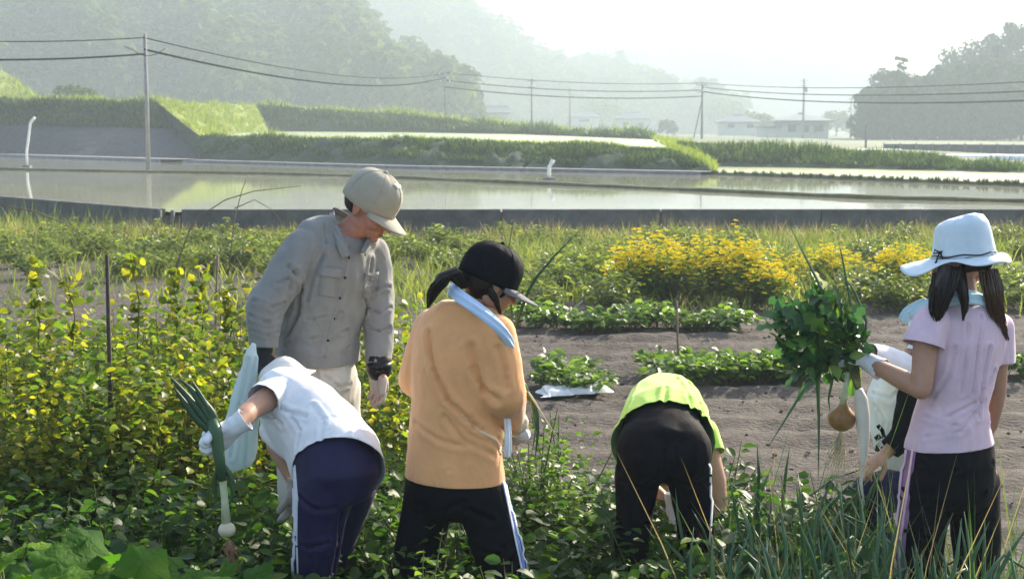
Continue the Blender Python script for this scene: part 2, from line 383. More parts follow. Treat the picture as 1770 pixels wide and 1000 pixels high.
ridge1 = [(-420, -60), (-200, -75), (0, -80), (200, -75), (400, -62), (560, -28), (600, -2), (650, 40), (700, 88), (740, 112), (760, 138), (780, 150), (800, 176), (815, 192), (826, 216)]
ridge1 = [(a, b + (24 if a < 560 else 52)) for a, b in ridge1]
h1, A1 = hill('hill', ridge1, 470, 195, 290, 11, 15)
h1['label'] = 'near wooded hill rising on the left'
def con1(p, r, c): return .85 if c > .90 else (.25 + .5 * (noise.noise(Vector(p) * .02) > .1))
wood_on('hill_woodland', A1, 4200, (2.6, 5.0), con1, M_wood, 40, .55, 'mixed wood covering the near hill on the left')
ridge2 = [(300, -30), (560, -40), (700, -35), (790, 0), (835, 38), (870, 62), (920, 84), (980, 106), (1040, 124), (1120, 145), (1220, 170), (1300, 200)]
ridge2 = [(a - 8, b + 36) for a, b in ridge2]
h2, A2 = hill('hill', ridge2, 860, 215, 620, 22, 18); h2['label'] = 'second paler hill behind the near one'
wood_on('far_woodland', A2, 2600, (5, 8), .3, M_wood, 22, .8, 'pale wood on the second hill')
ridge3 = [(760, 130), (900, 112), (980, 96), (1060, 88), (1150, 90), (1240, 80), (1310, 74), (1360, 84), (1410, 92), (1450, 106), (1500, 126), (1560, 150), (1700, 175), (1900, 170), (2300, 150)]
ridge3 = [(a, b + 34) for a, b in ridge3]
h3, A3 = hill('hill', ridge3, 1350, 222, 1050, 25, 18); h3['label'] = 'faintest ridge in the haze at the end of the valley'
wood_on('far_woodland', A3, 1800, (8, 12), .2, M_wood, 14, .9, 'faint wood on the farthest ridge')

# ------------------------------------------------------------------ haze
hz = bpy.data.materials.new('haze'); hz.use_nodes = True; n = hz.node_tree
for x in list(n.nodes):
    if x.type == 'BSDF_PRINCIPLED': n.nodes.remove(x)
pv = n.nodes.new('ShaderNodeVolumePrincipled'); pv.inputs['Density'].default_value = 0.0020
pv.inputs['Color'].default_value = (.47, .55, .605, 1); pv.inputs['Anisotropy'].default_value = .22
pv.inputs['Density Attribute'].default_value = ''; pv.inputs['Temperature Attribute'].default_value = ''; pv.inputs['Color Attribute'].default_value = ''
n.links.new(pv.outputs[0], n.nodes['Material Output'].inputs['Volume'])
bm = bmesh.new(); box_bm(bm, (0, 720, 52), (3300, 1760, 110)); o = bm_obj('haze', bm, hz)
tag(o, 'pale morning haze filling the valley', 'haze', kind='stuff')
# ================================================================== far things: poles, wires, houses, trees
M_pole = material('pole_concrete', [(.3, (.20, .20, .20)), (.7, (.30, .30, .30))], scale=4, rough=.8)
M_wire = material('wire', [(.012, .012, .015)], rough=1, spec=0)
M_white = material('white_paint', [(.3, (.70, .71, .72)), (.7, (.82, .82, .81))], scale=3, rough=.6)
M_house = material('house_plaster', [(.3, (.62, .62, .60)), (.7, (.74, .73, .70))], scale=2, rough=.85)
M_roof = material('roof_tile', [(.3, (.16, .18, .21)), (.7, (.24, .26, .29))], scale=5, rough=.6)
M_glass = material('window_glass', [(.05, .07, .09)], rough=.15, spec=.6)
def ground_z(D): return .8
def pole(px, D, ytop, zb, label, arms=2, r=.14, brace=None, tr=False):
    p = at(px, HOR, D); zt = at(px, ytop, D).z; r0 = Vector((p.x, D, zb))
    e = empty('utility_pole', r0, label, 'utility pole', 'utility poles carrying the wires across the valley')
    H = zt - zb
    tube('shaft', [(0, 0, -.3), (0, 0, H)], [r, r * .7], M_pole, e, 10)
    for k in range(arms):
        bm = bmesh.new(); box_bm(bm, (0, -r * .8, H - .35 - .75 * k), (1.5 - .3 * k, .09, .09)); bm_obj('crossarm', bm, M_pole, e)
        for x in (-.6, 0, .6):
            bm = bmesh.new(); tube_bm(bm, [(x * (1 - .2 * k), -r * .8, H - .35 - .75 * k), (x * (1 - .2 * k), -r * .8, H - .12 - .75 * k)], [.05, .035], 6); bm_obj('insulator', bm, M_white, e)
    if tr:
        tube('transformer', [(.35, 0, H - 2.2), (.35, 0, H - 1.4)], .22, M_pole, e, 12)
    if brace: tube('brace', [(0, 0, H * .72), (brace, 0, -.2)], .07, M_pole, e, 6)
    return r0 + Vector((0, -r, H))
PA = pole(255, 58.2, 59, WZ - .1, 'slim grey utility pole standing at the paddy bund on the left', arms=0, r=.095)
PB = pole(770, 150, 124, 3.0, 'hazy utility pole rising in front of the wooded hill end', r=.13)
PC = pole(919, 190, 136, 2.0, 'hazy utility pole standing behind the upper terrace bank, left of a shorter one')
PD = pole(985, 230, 152, 1.2, 'short thin utility pole between two taller ones in the valley', arms=0, r=.12)
PE = pole(1213, 165, 142, .7, 'utility pole with a slanting brace leg', brace=-1.1, r=.15)
PF = pole(1388, 235, 136, .7, 'utility pole with transformer rising behind the hipped roof house', tr=True, r=.2)
PG = pole(1470, 260, 168, .7, 'faint utility pole just right of the hipped roof house', arms=1)
PH = pole(1497, 96, 214, .7, 'short thin pole in front of the small white shed', arms=0, r=.09)
def wire(a, b, sag, r, label):
    pts = [a.lerp(b, t / 24) - Vector((0, 0, sag * 4 * (t / 24) * (1 - t / 24))) for t in range(25)]
    tube('power_wire', pts, r * 1.55, M_wire, None, 5)
    o = [x for x in COL.objects if x.name.startswith('power_wire')][-1]
    tag(o, label, 'power wire', 'power wires strung across the valley'); return o
def wires(a, b, offs, sag, rr, where):
    names = ['topmost', 'second', 'third', 'lowest']
    for i, dz in enumerate(offs):
        s = 'thick' if rr[i] > .028 else 'thin'
        o = wire(a + Vector((0, 0, -dz)), b + Vector((0, 0, -dz)), sag * (1 + .12 * i), rr[i], f'{names[i]} {s} dark power wire {where}')
LW = at(-420, 40, 50); RW = at(2350, 95, 62)
wires(LW, PA, [.15, .8], .3, [.014, .024], 'running left from the slim paddy pole')
wires(PA, PB, [.15, .62], 1.0, [.016, .030], 'between the slim paddy pole and the wooded hill end')
wires(PB, PE, [.1, .9, 1.6], .5, [.020, .028, .034], 'across the middle of the valley in front of pale hills')
wires(PE, RW, [.1, .6, 1.1], .9, [.020, .026, .034], 'sweeping right past the dark wood')
# drooping jumper loop round the slim pole
jl = [at(215, 80, 57.5), at(228, 86, 58), at(243, 95, 58.1), at(255, 97, 58), at(270, 94, 58.3), at(285, 84, 59)]
o = tube('jumper_cable', jl, .016, M_wire, None, 5); tag(o, 'short cable loop drooping round the head of the slim paddy pole', 'cable')

def house(px, D, ybase, ytop_wall, w_m, dep, roof_h, label, wins, zoff=0, hip=True, rz=0.0, wall=None, k=1.0):
    p = at(px, ybase, D); e = empty('house', p, label, 'house', 'pale houses in the valley', rz)
    e.scale = (k, k, k); H = (at(px, ytop_wall, D).z - p.z) / k; w2, d2 = w_m / 2, dep / 2
    bm = bmesh.new(); box_bm(bm, (0, d2, H / 2 - .5), (w_m, dep, H + 1)); bm_obj('wall', bm, wall or M_house, e)
    bm = bmesh.new(); o_ = .6; rr = w2 - (d2 if hip else 0)
    b = [bm.verts.new(v) for v in ((-w2 - o_, -o_, H), (w2 + o_, -o_, H), (w2 + o_, dep + o_, H), (-w2 - o_, dep + o_, H))]
    u = [bm.verts.new(v) for v in ((-w2 - o_, -o_, H + .2), (w2 + o_, -o_, H + .2), (w2 + o_, dep + o_, H + .2), (-w2 - o_, dep + o_, H + .2))]
    r = [bm.verts.new(v) for v in ((-max(.3, rr), d2, H + roof_h), (max(.3, rr), d2, H + roof_h))]
    for f in ((b[3], b[2], b[1], b[0]), (b[0], b[1], u[1], u[0]), (b[1], b[2], u[2], u[1]), (b[2], b[3], u[3], u[2]), (b[3], b[0], u[0], u[3]), (u[0], u[1], r[1], r[0]), (u[1], u[2], r[1]), (u[2], u[3], r[0], r[1]), (u[3], u[0], r[0])): bm.faces.new(f)
    rf = bm_obj('roof', bm, M_roof, e)
    bm = bmesh.new(); tube_bm(bm, [r_ for r_ in ((-max(.3, rr), d2, H + roof_h), (max(.3, rr), d2, H + roof_h))], .14, 6); bm_obj('ridge', bm, M_roof, rf)
    for (x, z, ww, wh) in wins:
        bm = bmesh.new(); box_bm(bm, (x, -.03, z), (ww + .16, .1, wh + .16)); f = bm_obj('window', bm, M_white, e)
        bm = bmesh.new(); box_bm(bm, (x, -.085, z), (ww, .02, wh)); bm_obj('pane', bm, M_glass, f)
    return e
hs = house(1392, 250, 240, 211, 5.4, 6.0, 1.0, 'two storey white house with hipped grey roof among the poles', [(-1.6, 1.2, 1.0, .8), (1.5, 1.2, 1.1, .8), (0, 1.2, .7, .8)], k=1.5)
bm = bmesh.new(); box_bm(bm, (-3.6, 3, .5), (2.4, 5, 1.6)); bm_obj('side_wing', bm, M_house, hs)
bm = bmesh.new(); box_bm(bm, (-3.6, 3, 1.42), (2.9, 5.6, .2)); bm_obj('wing_roof', bm, M_roof, hs)
bm = bmesh.new(); box_bm(bm, (-.2, -.5, 1.95), (5.2, .9, .1)); bm_obj('eave', bm, M_roof, hs)
house(1525, 225, 242, 225, 3.0, 4, .5, 'small white shed at the foot of the dark wood', [(.4, .5, .6, .5)], hip=False, k=1.5)
house(1330, 330, 239, 229, 4.0, 4, .7, 'low pale building left of the hipped roof house', [(0, .5, 1.5, .5)], hip=False, k=1.7)
house(850, 330, 214, 196, 8, 6, 1.6, 'tiny white house at the tip of the wooded hill', [(0, 1.0, 3, .8)], hip=False)
house(1095, 380, 222, 206, 9, 6, 1.8, 'tiny faint house in the middle of the hazy valley', [(-2, 1.2, 1.4, .8), (2, 1.2, 1.4, .8)])
house(1280, 300, 226, 212, 8, 6, 1.6, 'tiny faint house just left of the braced pole gap', [(-2, 1.0, 1.4, .8), (2, 1.0, 1.4, .8)])
house(1010, 420, 214, 203, 9, 6, 1.8, 'tiny pale house behind the shorter pole', [(0, 1.0, 3, .8)])
# low white sheeting fence by the dark wood
fe = empty('white_fence', at(1650, 262, 92), 'long low pale sheet fence running along the foot of the dark wood', 'fence')
for i in range(14):
    a, b = at(1528 + 28 * i, 249 + .15 * i, 92), at(1528 + 28 * i + 27, 249, 92); z1 = a.z; z0 = at(1600, 268, 92).z
    bm = bmesh.new(); box_bm(bm, ((a.x + b.x) / 2, 92, (z0 + z1) / 2), ((b.x - a.x), .06, z1 - z0)); o = bm_obj('sheet_panel', bm, M_lip); rehang(o, fe)
    bm = bmesh.new(); box_bm(bm, (a.x - .02, 91.94, (z0 + z1) / 2 + .03), (.07, .07, z1 - z0 + .1)); o = bm_obj('post', bm, M_pole); rehang(o, fe)
# long vinyl tunnels lying in the fields to the right
for i, (px, py, D, wd, lab) in enumerate(((1440, 268, 84, 4, 'low white vinyl tunnel behind the far right bank'), (1690, 279, 74, 5, 'longer pale vinyl tunnel at the right edge of the valley'))):
    p = at(px, py, D); bm = bmesh.new()
    rings = []
    for k in range(9):
        x = -wd + 2 * wd * k / 8; rings.append([bm.verts.new((p.x + x, D + .5 * math.cos(a), p.z + (.36 + .02 * (k % 2)) * math.sin(a))) for a in [math.pi * j / 8 for j in range(9)]])
    for a, b in zip(rings, rings[1:]):
        for k in range(8): bm.faces.new((a[k], a[k + 1], b[k + 1], b[k]))
    tag(bm_obj('vinyl_tunnel', bm, M_white, None, True), lab, 'crop tunnel')

# white stand pipes in the paddy
def standpipe(px, ybot, pts, label, r):
    b = wat(px, ybot); D = b.y; e = empty('stand_pipe', b, label, 'water pipe')
    P = [at(x, y, D) - b for x, y in pts]
    tube('pipe', P[:-1], r, M_white, e, 10); tube('spout', P[-2:], [r * 1.3, r * 1.1], M_white, e, 10)
    bm = bmesh.new(); box_bm(bm, (0, 0, 0), (r * 6, r * 6, .12)); bm_obj('footing', bm, M_lip, e)
standpipe(47, 288, [(47, 291), (46, 262), (50, 232), (52, 214), (54, 210), (60, 203)], 'tall leaning white pipe standing in the left part of the paddy', .055)
standpipe(949, 310, [(949, 312), (949, 296), (950, 287), (953, 283), (956, 276)], 'short white pipe with bent head in front of the middle bank', .06)
# clumps along the right bund
for i in range(34):
    t = i / 33; px = 1238 + (1790 - 1238) * t + random.uniform(-6, 6); py = interp([(1205, 300), (1400, 307), (1770, 321), (2300, 345)], px)
    p = wat(px, py + .5); n = 40; a = rng.uniform(0, math.tau, n)
    P = np.array(p)[None] + np.stack([np.cos(a) * rng.uniform(0, .13, n), np.sin(a) * .1, np.full(n, .05)], 1)
    A = rdir(n, 1.2); V, F = blades(P, A + np.array([0, 0, .9]), rng.uniform(.05, .17, n), .04, rng.normal(size=(n, 3)) * .12)
    o = link('grass_tuft', mesh_np('grass_tuft', V, F), M_woodd); tag(o, 'small dark grass tuft on the right earth bund', 'grass tuft', 'grass tufts along the right bund')

# ------------------------------------------------------------------ trees one can tell apart
def tree(px, D, ybase, ytop, r, mat, label, group, n=420, leaf=.45, bushy=False):
    p = at(px, ybase, D); e = empty('broadleaf_tree', p, label, 'tree', group); H = at(px, ytop, D).z - p.z
    nl = 15; limbs = []; VF = []
    bm = bmesh.new(); tube_bm(bm, [(0, 0, -.5), (.1, 0, H * .3), (0, .1, H * .6), (.05, 0, H * .92)], [H * .035, H * .027, H * .018, H * .006], 8)
    C = []
    for k in range(nl):
        a = k * 2.4 + random.uniform(-.4, .4); z = H * (.32 + .58 * k / nl); q = Vector((math.cos(a), math.sin(a), 0)) * r * random.uniform(.5, .85) * (1 - .45 * (k / nl)) + Vector((0, 0, z + H * .08))
        tube_bm(bm, [(0, 0, z - H * .08), tuple(q * .55 + Vector((0, 0, z * .42))), tuple(q)], [H * .014, H * .009, H * .004], 5); C.append((q, r * random.uniform(.22, .46)))
    C.append((Vector((0, 0, H * .88)), r * .42)); bm_obj('trunk', bm, M_bark, e, True)
    for q, cr in C:
        m = n // len(C); d = unit(rng.normal(size=(m, 3))); rr = cr * rng.uniform(.55, 1.1, m)[:, None]
        P = np.array(q) + d * rr * np.array([1, 1, .75]); T = unit(np.cross(d, rng.normal(size=(m, 3))) + np.array([0, 0, -.3]))
        VF.append(leaves(P, T, d + rng.normal(size=d.shape) * .4, leaf * rng.uniform(.6, 1.2, m), leaf * .8))
    V, F = merge(*VF); o = link('crown', mesh_np('crown', V, F), mat, e); o['kind'] = 'stuff'
    return e
G = 'trees of the dark wood on the right'
wood = [(1506, 150, 247, 150, 1.6), (1535, 148, 247, 122, 2.4), (1562, 143, 248, 128, 2.2), (1590, 150, 248, 140, 2.0), (1545, 138, 249, 165, 2.0),
        (1612, 150, 248, 145, 2.2), (1636, 150, 248, 112, 2.7), (1655, 158, 248, 86, 3.0), (1690, 160, 248, 74, 3.3), (1722, 158, 248, 56, 3.2), (1752, 155, 248, 34, 3.0), (1790, 156, 248, 44, 3.4), (1830, 156, 248, 30, 3.4), (1880, 156, 248, 40, 3.6),
        (1600, 138, 249, 182, 2.3), (1640, 136, 249, 168, 2.5), (1680, 135, 250, 150, 2.8), (1720, 134, 250, 140, 2.8), (1765, 133, 250, 135, 2.9), (1820, 133, 250, 130, 3)]
labs = ['leftmost slim tree of the dark wood, with gaps through its crown', 'rounded tree second from the left end of the dark wood', 'tree with two thin top shoots near the left end of the wood', 'low tree in the dip of the wood skyline', 'small front tree at the left end of the wood',
        'tree where the wood skyline starts to climb', 'tree on the first step of the climbing skyline', 'tall tree with pointed top midway up the wood skyline', 'broad tree midway along the tall wood skyline', 'tree left of the highest crown of the wood', 'highest crown of the dark wood near the right edge', 'tall tree at the very right edge of the wood', 'tree just beyond the right edge of the wood', 'last tall tree of the wood beyond the right edge',
        'low front tree of the wood below the climbing skyline', 'front tree of the wood beside the lowest one', 'middle front tree of the dark wood', 'front tree under the tallest crowns', 'dense front tree near the right edge', 'dense front tree at the right end of the wood']
for (px, D, yb, yt, r), lb in zip(wood, labs): tree(px, D * 1.7, yb - 3, yt, r * 1.7, M_woodd, lb, G, n=1700, leaf=.68)
A = np.array([[at(px, y, 215) for px in range(1500, 2200, 40)] for y in (246, 215)] + [[at(px, interp([(1500, 200), (1600, 190), (1700, 140), (1800, 120), (2200, 110)], px), 240) for px in range(1500, 2200, 40)]])
wood_on('wood_mass', A, 240, (2.3, 3.7), .1, M_woodd, 90, .34, 'dark undergrowth and inner trees of the wood on the right')
V = [(1153, 330, 236, 210, 2.6, 'small rounded tree beside the braced utility pole')]
for px, D, yb, yt, r, lb in V: tree(px, D, yb, yt, r, M_wood, lb, 'single trees in the valley', 500, .7)
for px, D, yb, yt, r, lb in ((1040, 520, 226, 176, 5, 'faint rounded tree in the haze right of the thin pole'), (1110, 600, 226, 168, 7, 'broad faint tree in the middle of the valley'), (1255, 540, 230, 178, 6, 'broad faint tree right of the braced pole'), (1310, 380, 236, 200, 3, 'pale tree close left of the hipped roof house'), (1445, 400, 238, 196, 3.2, 'pale tree close right of the hipped roof house'), (880, 560, 220, 188, 4, 'faint tree near the tip of the wooded hill'), (960, 620, 224, 178, 6, 'faint tree between the two middle poles'), (1180, 640, 226, 182, 7, 'faint tree behind the braced pole')):
    tree(px, D, yb, yt, r * 1.9, M_wood, lb, 'single trees in the valley', 900, .11 * r + .5)
for px, D, yb, yt, r in ((112, 150, 172, 152, 1.5), (132, 152, 172, 150, 1.6), (152, 150, 173, 156, 1.2)):
    tree(px, D, yb, yt, r, M_wood, 'small pale shrub on the rim of the upper left terrace', 'three pale shrubs on the upper left terrace', 260, .35)['label'] = {112: 'leftmost small pale shrub on the rim of the upper left terrace', 132: 'middle pale shrub on the rim of the upper left terrace', 152: 'rightmost small pale shrub, nearest the slim pole, on the upper left terrace'}[px]

# rough grass growing on the rims and faces of the banks
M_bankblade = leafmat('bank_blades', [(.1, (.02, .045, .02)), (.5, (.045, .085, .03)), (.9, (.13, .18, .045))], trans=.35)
M_sunblade = leafmat('sunlit_blades', [(.1, (.12, .17, .03)), (.5, (.20, .25, .04)), (.9, (.34, .33, .09))], trans=.35)  # bank blades for rims and sunny slopes, sunlight painted into the colour
def rim_grass(lo, hi, n, h, mat, f0=0., f1=1., name='bank_vegetation', bias=1.0):
    k = len(lo); t = rng.uniform(0, k - 1.001, n); i = t.astype(int); f = (t - i)[:, None]
    L = np.array([tuple(p) for p in lo]); Hh = np.array([tuple(p) for p in hi])
    a = L[i] * (1 - f) + L[np.minimum(i + 1, k - 1)] * f; b = Hh[i] * (1 - f) + Hh[np.minimum(i + 1, k - 1)] * f
    u = (f0 + (f1 - f0) * rng.uniform(0, 1, n) ** bias)[:, None]; P = a * (1 - u) + b * u + np.array([0, -.12, -.03])
    V, F = blades(P, rng.normal(size=(n, 3)) * .35 + np.array([0, -.15, 1]), rng.uniform(.5, 1.3, n) * h * np.array([.55 + 1.6 * max(0, .35 + noise.noise((q[0] * .35, q[1] * .35, q[2] * 2))) for q in P]), h * .28, rng.normal(size=(n, 3)) * h * .7 + np.array([0, 0, -.3 * h]), 2)
    o = link(name, mesh_np(name, V, F), mat); tag(o, 'rough grass growing over the terrace bank', kind='stuff'); return o
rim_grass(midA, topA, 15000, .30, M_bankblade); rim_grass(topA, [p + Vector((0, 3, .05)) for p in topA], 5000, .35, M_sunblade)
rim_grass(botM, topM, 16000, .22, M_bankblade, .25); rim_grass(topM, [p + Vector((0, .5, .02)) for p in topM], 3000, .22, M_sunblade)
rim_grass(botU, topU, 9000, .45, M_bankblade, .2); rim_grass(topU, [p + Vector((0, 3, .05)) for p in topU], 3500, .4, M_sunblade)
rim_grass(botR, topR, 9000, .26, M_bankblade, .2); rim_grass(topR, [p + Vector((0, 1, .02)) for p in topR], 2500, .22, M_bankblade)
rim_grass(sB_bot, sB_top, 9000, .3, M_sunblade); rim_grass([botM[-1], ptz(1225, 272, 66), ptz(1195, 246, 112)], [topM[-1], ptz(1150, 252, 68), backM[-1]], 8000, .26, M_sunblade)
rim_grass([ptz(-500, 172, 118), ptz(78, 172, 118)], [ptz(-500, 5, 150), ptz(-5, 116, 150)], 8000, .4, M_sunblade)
# ================================================================== PLANTS NEAR THE CAMERA
M_weed = leafmat('weed_leaves', [(.1, (.06, .09, .03)), (.5, (.12, .15, .045)), (.9, (.30, .29, .10))], trans=.5)
M_straw = leafmat('straw_tips', [(.1, (.22, .19, .10)), (.9, (.42, .36, .20))], trans=.35, tcol=(1, .9, .6))
M_potato = leafmat('potato_leaves', [(.1, (.018, .045, .014)), (.5, (.045, .10, .022)), (.9, (.16, .24, .035))], trans=.45, rough=.5, spec=.3)
M_bean = leafmat('bean_leaves', [(.1, (.05, .08, .015)), (.45, (.16, .18, .022)), (.75, (.33, .28, .03)), (.97, (.46, .34, .05))], trans=.55, rough=.45)
M_beang = leafmat('green_bean_leaves', [(.1, (.04, .08, .018)), (.5, (.12, .18, .03)), (.9, (.32, .33, .045))], trans=.5, rough=.42)
M_crop = leafmat('crop_leaves', [(.1, (.06, .11, .03)), (.5, (.12, .19, .045)), (.95, (.26, .33, .09))], trans=.42)
M_petal = leafmat('petals', [(.1, (.80, .66, .015)), (.9, (.90, .80, .05))], trans=.35, tcol=(.7, .6, .2), spec=.05, rough=.9)
M_stem = material('stems', [(.3, (.06, .09, .03)), (.7, (.13, .15, .06))], scale=20)
M_stemb = material('dry_stems', [(.3, (.14, .10, .06)), (.7, (.26, .20, .13))], scale=20)
M_squash = leafmat('squash_leaves', [(.1, (.035, .10, .015)), (.5, (.07, .17, .02)), (.95, (.20, .32, .035))], trans=.5, per='Random', rough=.7, spec=.15)
nt_ = M_squash.node_tree; b_ = nt_.nodes['Principled BSDF']; t_ = nt_.nodes.new('ShaderNodeTexCoord'); v_ = nt_.nodes.new('ShaderNodeTexVoronoi'); v_.feature = 'DISTANCE_TO_EDGE'; v_.inputs['Scale'].default_value = 38
p_ = node(nt_, 'ShaderNodeBump', Strength=.8, Distance=.006); nt_.links.new(t_.outputs['Object'], v_.inputs['Vector']); nt_.links.new(v_.outputs['Distance'], p_.inputs['Height']); nt_.links.new(p_.outputs[0], b_.inputs['Normal'])
M_onion = leafmat('onion_leaves', [(.1, (.045, .11, .06)), (.6, (.08, .17, .08)), (.95, (.16, .24, .08))], trans=.22, tcol=(.9, 1.1, .5), per='Random', rough=.35, spec=.5)
M_onionV = leafmat('onion_blades', [(.1, (.045, .10, .055)), (.6, (.08, .15, .06)), (.95, (.28, .28, .13))], trans=.25, rough=.4, spec=.5)

# weedy grass between the soil and the wall
def rnd_field(n, D0, D1, x0=-.44, x1=.44, pw=1.0):
    D = D0 + (D1 - D0) * rng.uniform(0, 1, n) ** pw; return D * rng.uniform(x0, x1, n), D
def grass_field(name, n, D0, D1, h, wdt, mat, label, z=-.02, dens=None, spread=.4, x0=-.44, x1=.44):
    X, Dd = rnd_field(n, D0, D1, x0, x1)
    if dens: k = np.array([dens(a, b) for a, b in zip(X, Dd)]) > rng.uniform(0, 1, n); X, Dd = X[k], Dd[k]
    m = len(X); hh = h * rng.uniform(.45, 1.25, m) * np.array([1 + .7 * noise.noise((a * .5, b * .5, 4)) for a, b in zip(X, Dd)])
    V, F = blades(np.stack([X, Dd, np.full(m, z)], 1), rng.normal(size=(m, 3)) * spread * .8 + np.array([0, 0, 1]), hh, wdt, rng.normal(size=(m, 3)) * spread * .8 * np.array([1, 1, .2]), 2)
    o = link(name, mesh_np(name, V, F), mat); tag(o, label, kind='stuff'); return o
def dn(x, D):
    v = noise.noise((x * .35, D * .5, 9)) + .35 * noise.noise((x * 1.6, D * 1.6, 2))
    edge = max(0, min(1, (D - 14.6 - .8 * noise.noise((x * .8, 0, 0))) / 1.2))
    if D > 22: v += .3
    if x / D * FPX + 885 < 470 and D < 21: v -= .45
    return max(0.08, min(1, .62 + v * 1.5)) * edge
grass_field('weedy_grass', 52000, 14.4, 26.4, .27, .020, M_weed, 'weedy grass growing between the bare soil and the wall', dens=dn)
grass_field('seed_grass', 4500, 24, 26.5, .34, .010, M_straw, 'dry seed heads of grass along the foot of the wall', spread=.3)
grass_field('seed_grass', 2500, 15, 22.5, .34, .008, M_straw, 'thin dry grass stalks among the weeds', dens=dn, spread=.5)
# left of the field: grass reaching out along the wall
V = []
X = rng.uniform(-22, -6.6, 14000); lim = 26.7 + (-6.45 - X) * 1.12; Dd = 20 + (lim - 20) * rng.uniform(.1, .985, 14000)
V, F = blades(np.stack([X, Dd, np.full(14000, -.16)], 1), rng.normal(size=(14000, 3)) * .35 + np.array([0, 0, 1]), rng.uniform(.2, .55, 14000), .022, rng.normal(size=(14000, 3)) * .3, 2)
tag(link('weedy_grass', mesh_np('weedy_grass', V, F), M_weed), 'weedy grass along the slanting part of the wall', kind='stuff')

# leafy weeds: broad leaved clumps among the grass
def shoots(ns, h, r, per, L, W, up=.55, lean=.5, droop=.3, start=.12, base_r=.05):
    """shoots fan out from the foot; leaves stand along each of them"""
    P, A, N, paths = [], [], [], []
    for s in range(ns):
        a = random.uniform(0, math.tau); q = math.sqrt(random.random()); hh = h * random.uniform(.55, 1.05) * (1 - .35 * q * q); tip = Vector((math.cos(a) * r * q, math.sin(a) * r * q, hh))
        b = Vector((math.cos(a), math.sin(a), 0)) * base_r * q; mid = b.lerp(tip, .5) + Vector((0, 0, h * .12)) + Vector((random.uniform(-1, 1), random.uniform(-1, 1), 0)) * r * .12
        pts = [b, b.lerp(mid, .6) + (mid - b) * 0, mid, tip]; paths.append(pts)
        for k in range(per):
            t = start + (1 - start) * (k + random.random() * .8) / per
            p = (b * (1 - t) ** 2 + mid * 2 * t * (1 - t) + tip * t * t)
            an = random.uniform(0, math.tau); d = Vector((math.cos(an), math.sin(an), random.uniform(-.5, .6)))
            P.append(p); A.append(d); N.append(Vector((random.gauss(0, lean), random.gauss(0, lean), 1)) + d * .25)
    P, A, N = (np.array([tuple(v) for v in q]) for q in (P, A, N)); n = len(P)
    sc = rng.uniform(.6, 1.2, n)
    return leaves(P + unit(A) * .01, A, N, L * sc, W * sc), paths
def plant_proto(name, mat, label, cat, group, ns, h, r, per, L, W, stem_r=.004, nstem=10, smat=None, **kw):
    e = empty(name, (0, 0, 0), label, cat, group)
    (V, F), paths = shoots(ns, h, r, per, L, W, **kw)
    o = link('foliage', mesh_np(name + '_foliage', V, F), mat, e); o['kind'] = 'stuff'
    bm = bmesh.new()
    for p in paths[:nstem]: tube_bm(bm, [p[0] - Vector((0, 0, .05)), p[1], p[2], p[3]], [stem_r, stem_r, stem_r * .8, stem_r * .4], 5, False)
    o = bm_obj('stems', bm, smat or M_stem, e, True); o['kind'] = 'stuff'
    return e
def scatter(protos, spots, labels=None, zr=(0, 0)):
    first = {}
    for i, (x, y, s) in enumerate(spots):
        k = i % len(protos); pr = protos[k]
        if k not in first: first[k] = 1; o = pr
        else:
            o = pr.copy(); COL.objects.link(o)
            for ch in pr.children:
                c = ch.copy(); COL.objects.link(c); c.parent = o
        o.location = (x, y, -.01); o.rotation_euler.z = random.uniform(0, 6.28); o.scale = (s, s, s * random.uniform(.9, 1.1))
        if labels: o['label'] = labels[i]
def gx(px, D): return (px - 885) / FPX * D
# yellow flowers
G = 'yellow flower clumps at the far edge of the soil'
fl_spots = [(1090, 16.6, .56), (1126, 16.0, .76), (1166, 16.4, .68), (1212, 18.2, .30), (1254, 16.2, .76), (1300, 15.8, .66), (1334, 15.4, .46), (1375, 18.2, .30), (1430, 17.4, .50), (1468, 18.3, .30), (1560, 16.2, .60), (1590, 18.3, .36)]
fl_lab = ['leftmost yellow flower clump, low and rounded', 'second yellow flower clump from the left, the fullest one', 'yellow flower clump right of the fullest one', 'sparser yellow flower clump in the gap above the thin stake', 'bright yellow flower clump right of the thin stake', 'yellow flower clump spilling toward the held greens', 'deep yellow flower clump just left of the held greens', 'low yellow flower clump partly behind the held greens', 'yellow flower clump showing above the held greens', 'small yellow flower clump right of the held greens', 'yellow flower clump left of the pale sun hat', 'small yellow flower clump behind the brim of the pale sun hat']
for (px, D, h), lb in zip(fl_spots, fl_lab):
    e = empty('flowering_plant', (gx(px, D), D, 0), lb, 'flowers', G)
    (V, F), paths = shoots(int(90 * h), h, .20 + .16 * h, 12, .10, .028, lean=.8)
    o = link('foliage', mesh_np('foliage', V, F), M_crop, e); o['kind'] = 'stuff'
    P = []
    for p in paths:
        for _ in range(5): P.append(np.array(p[3]) + rng.normal(size=3) * (.06, .06, .045) + (0, 0, .03))
    P = np.array(P); m = len(P); VF = []
    for k in range(5):
        a = math.tau * k / 5; A = np.stack([np.full(m, math.cos(a)), np.full(m, math.sin(a)), np.full(m, .25)], 1) + rng.normal(size=(m, 3)) * .15
        VF.append(leaves(P, A, np.array([[0, -.4, 1.]]) + rng.normal(size=(m, 3)) * .2, .032, .028))
    V, F = merge(*VF); o = link('blossoms', mesh_np('blossoms', V, F), M_petal, e); o['kind'] = 'stuff'
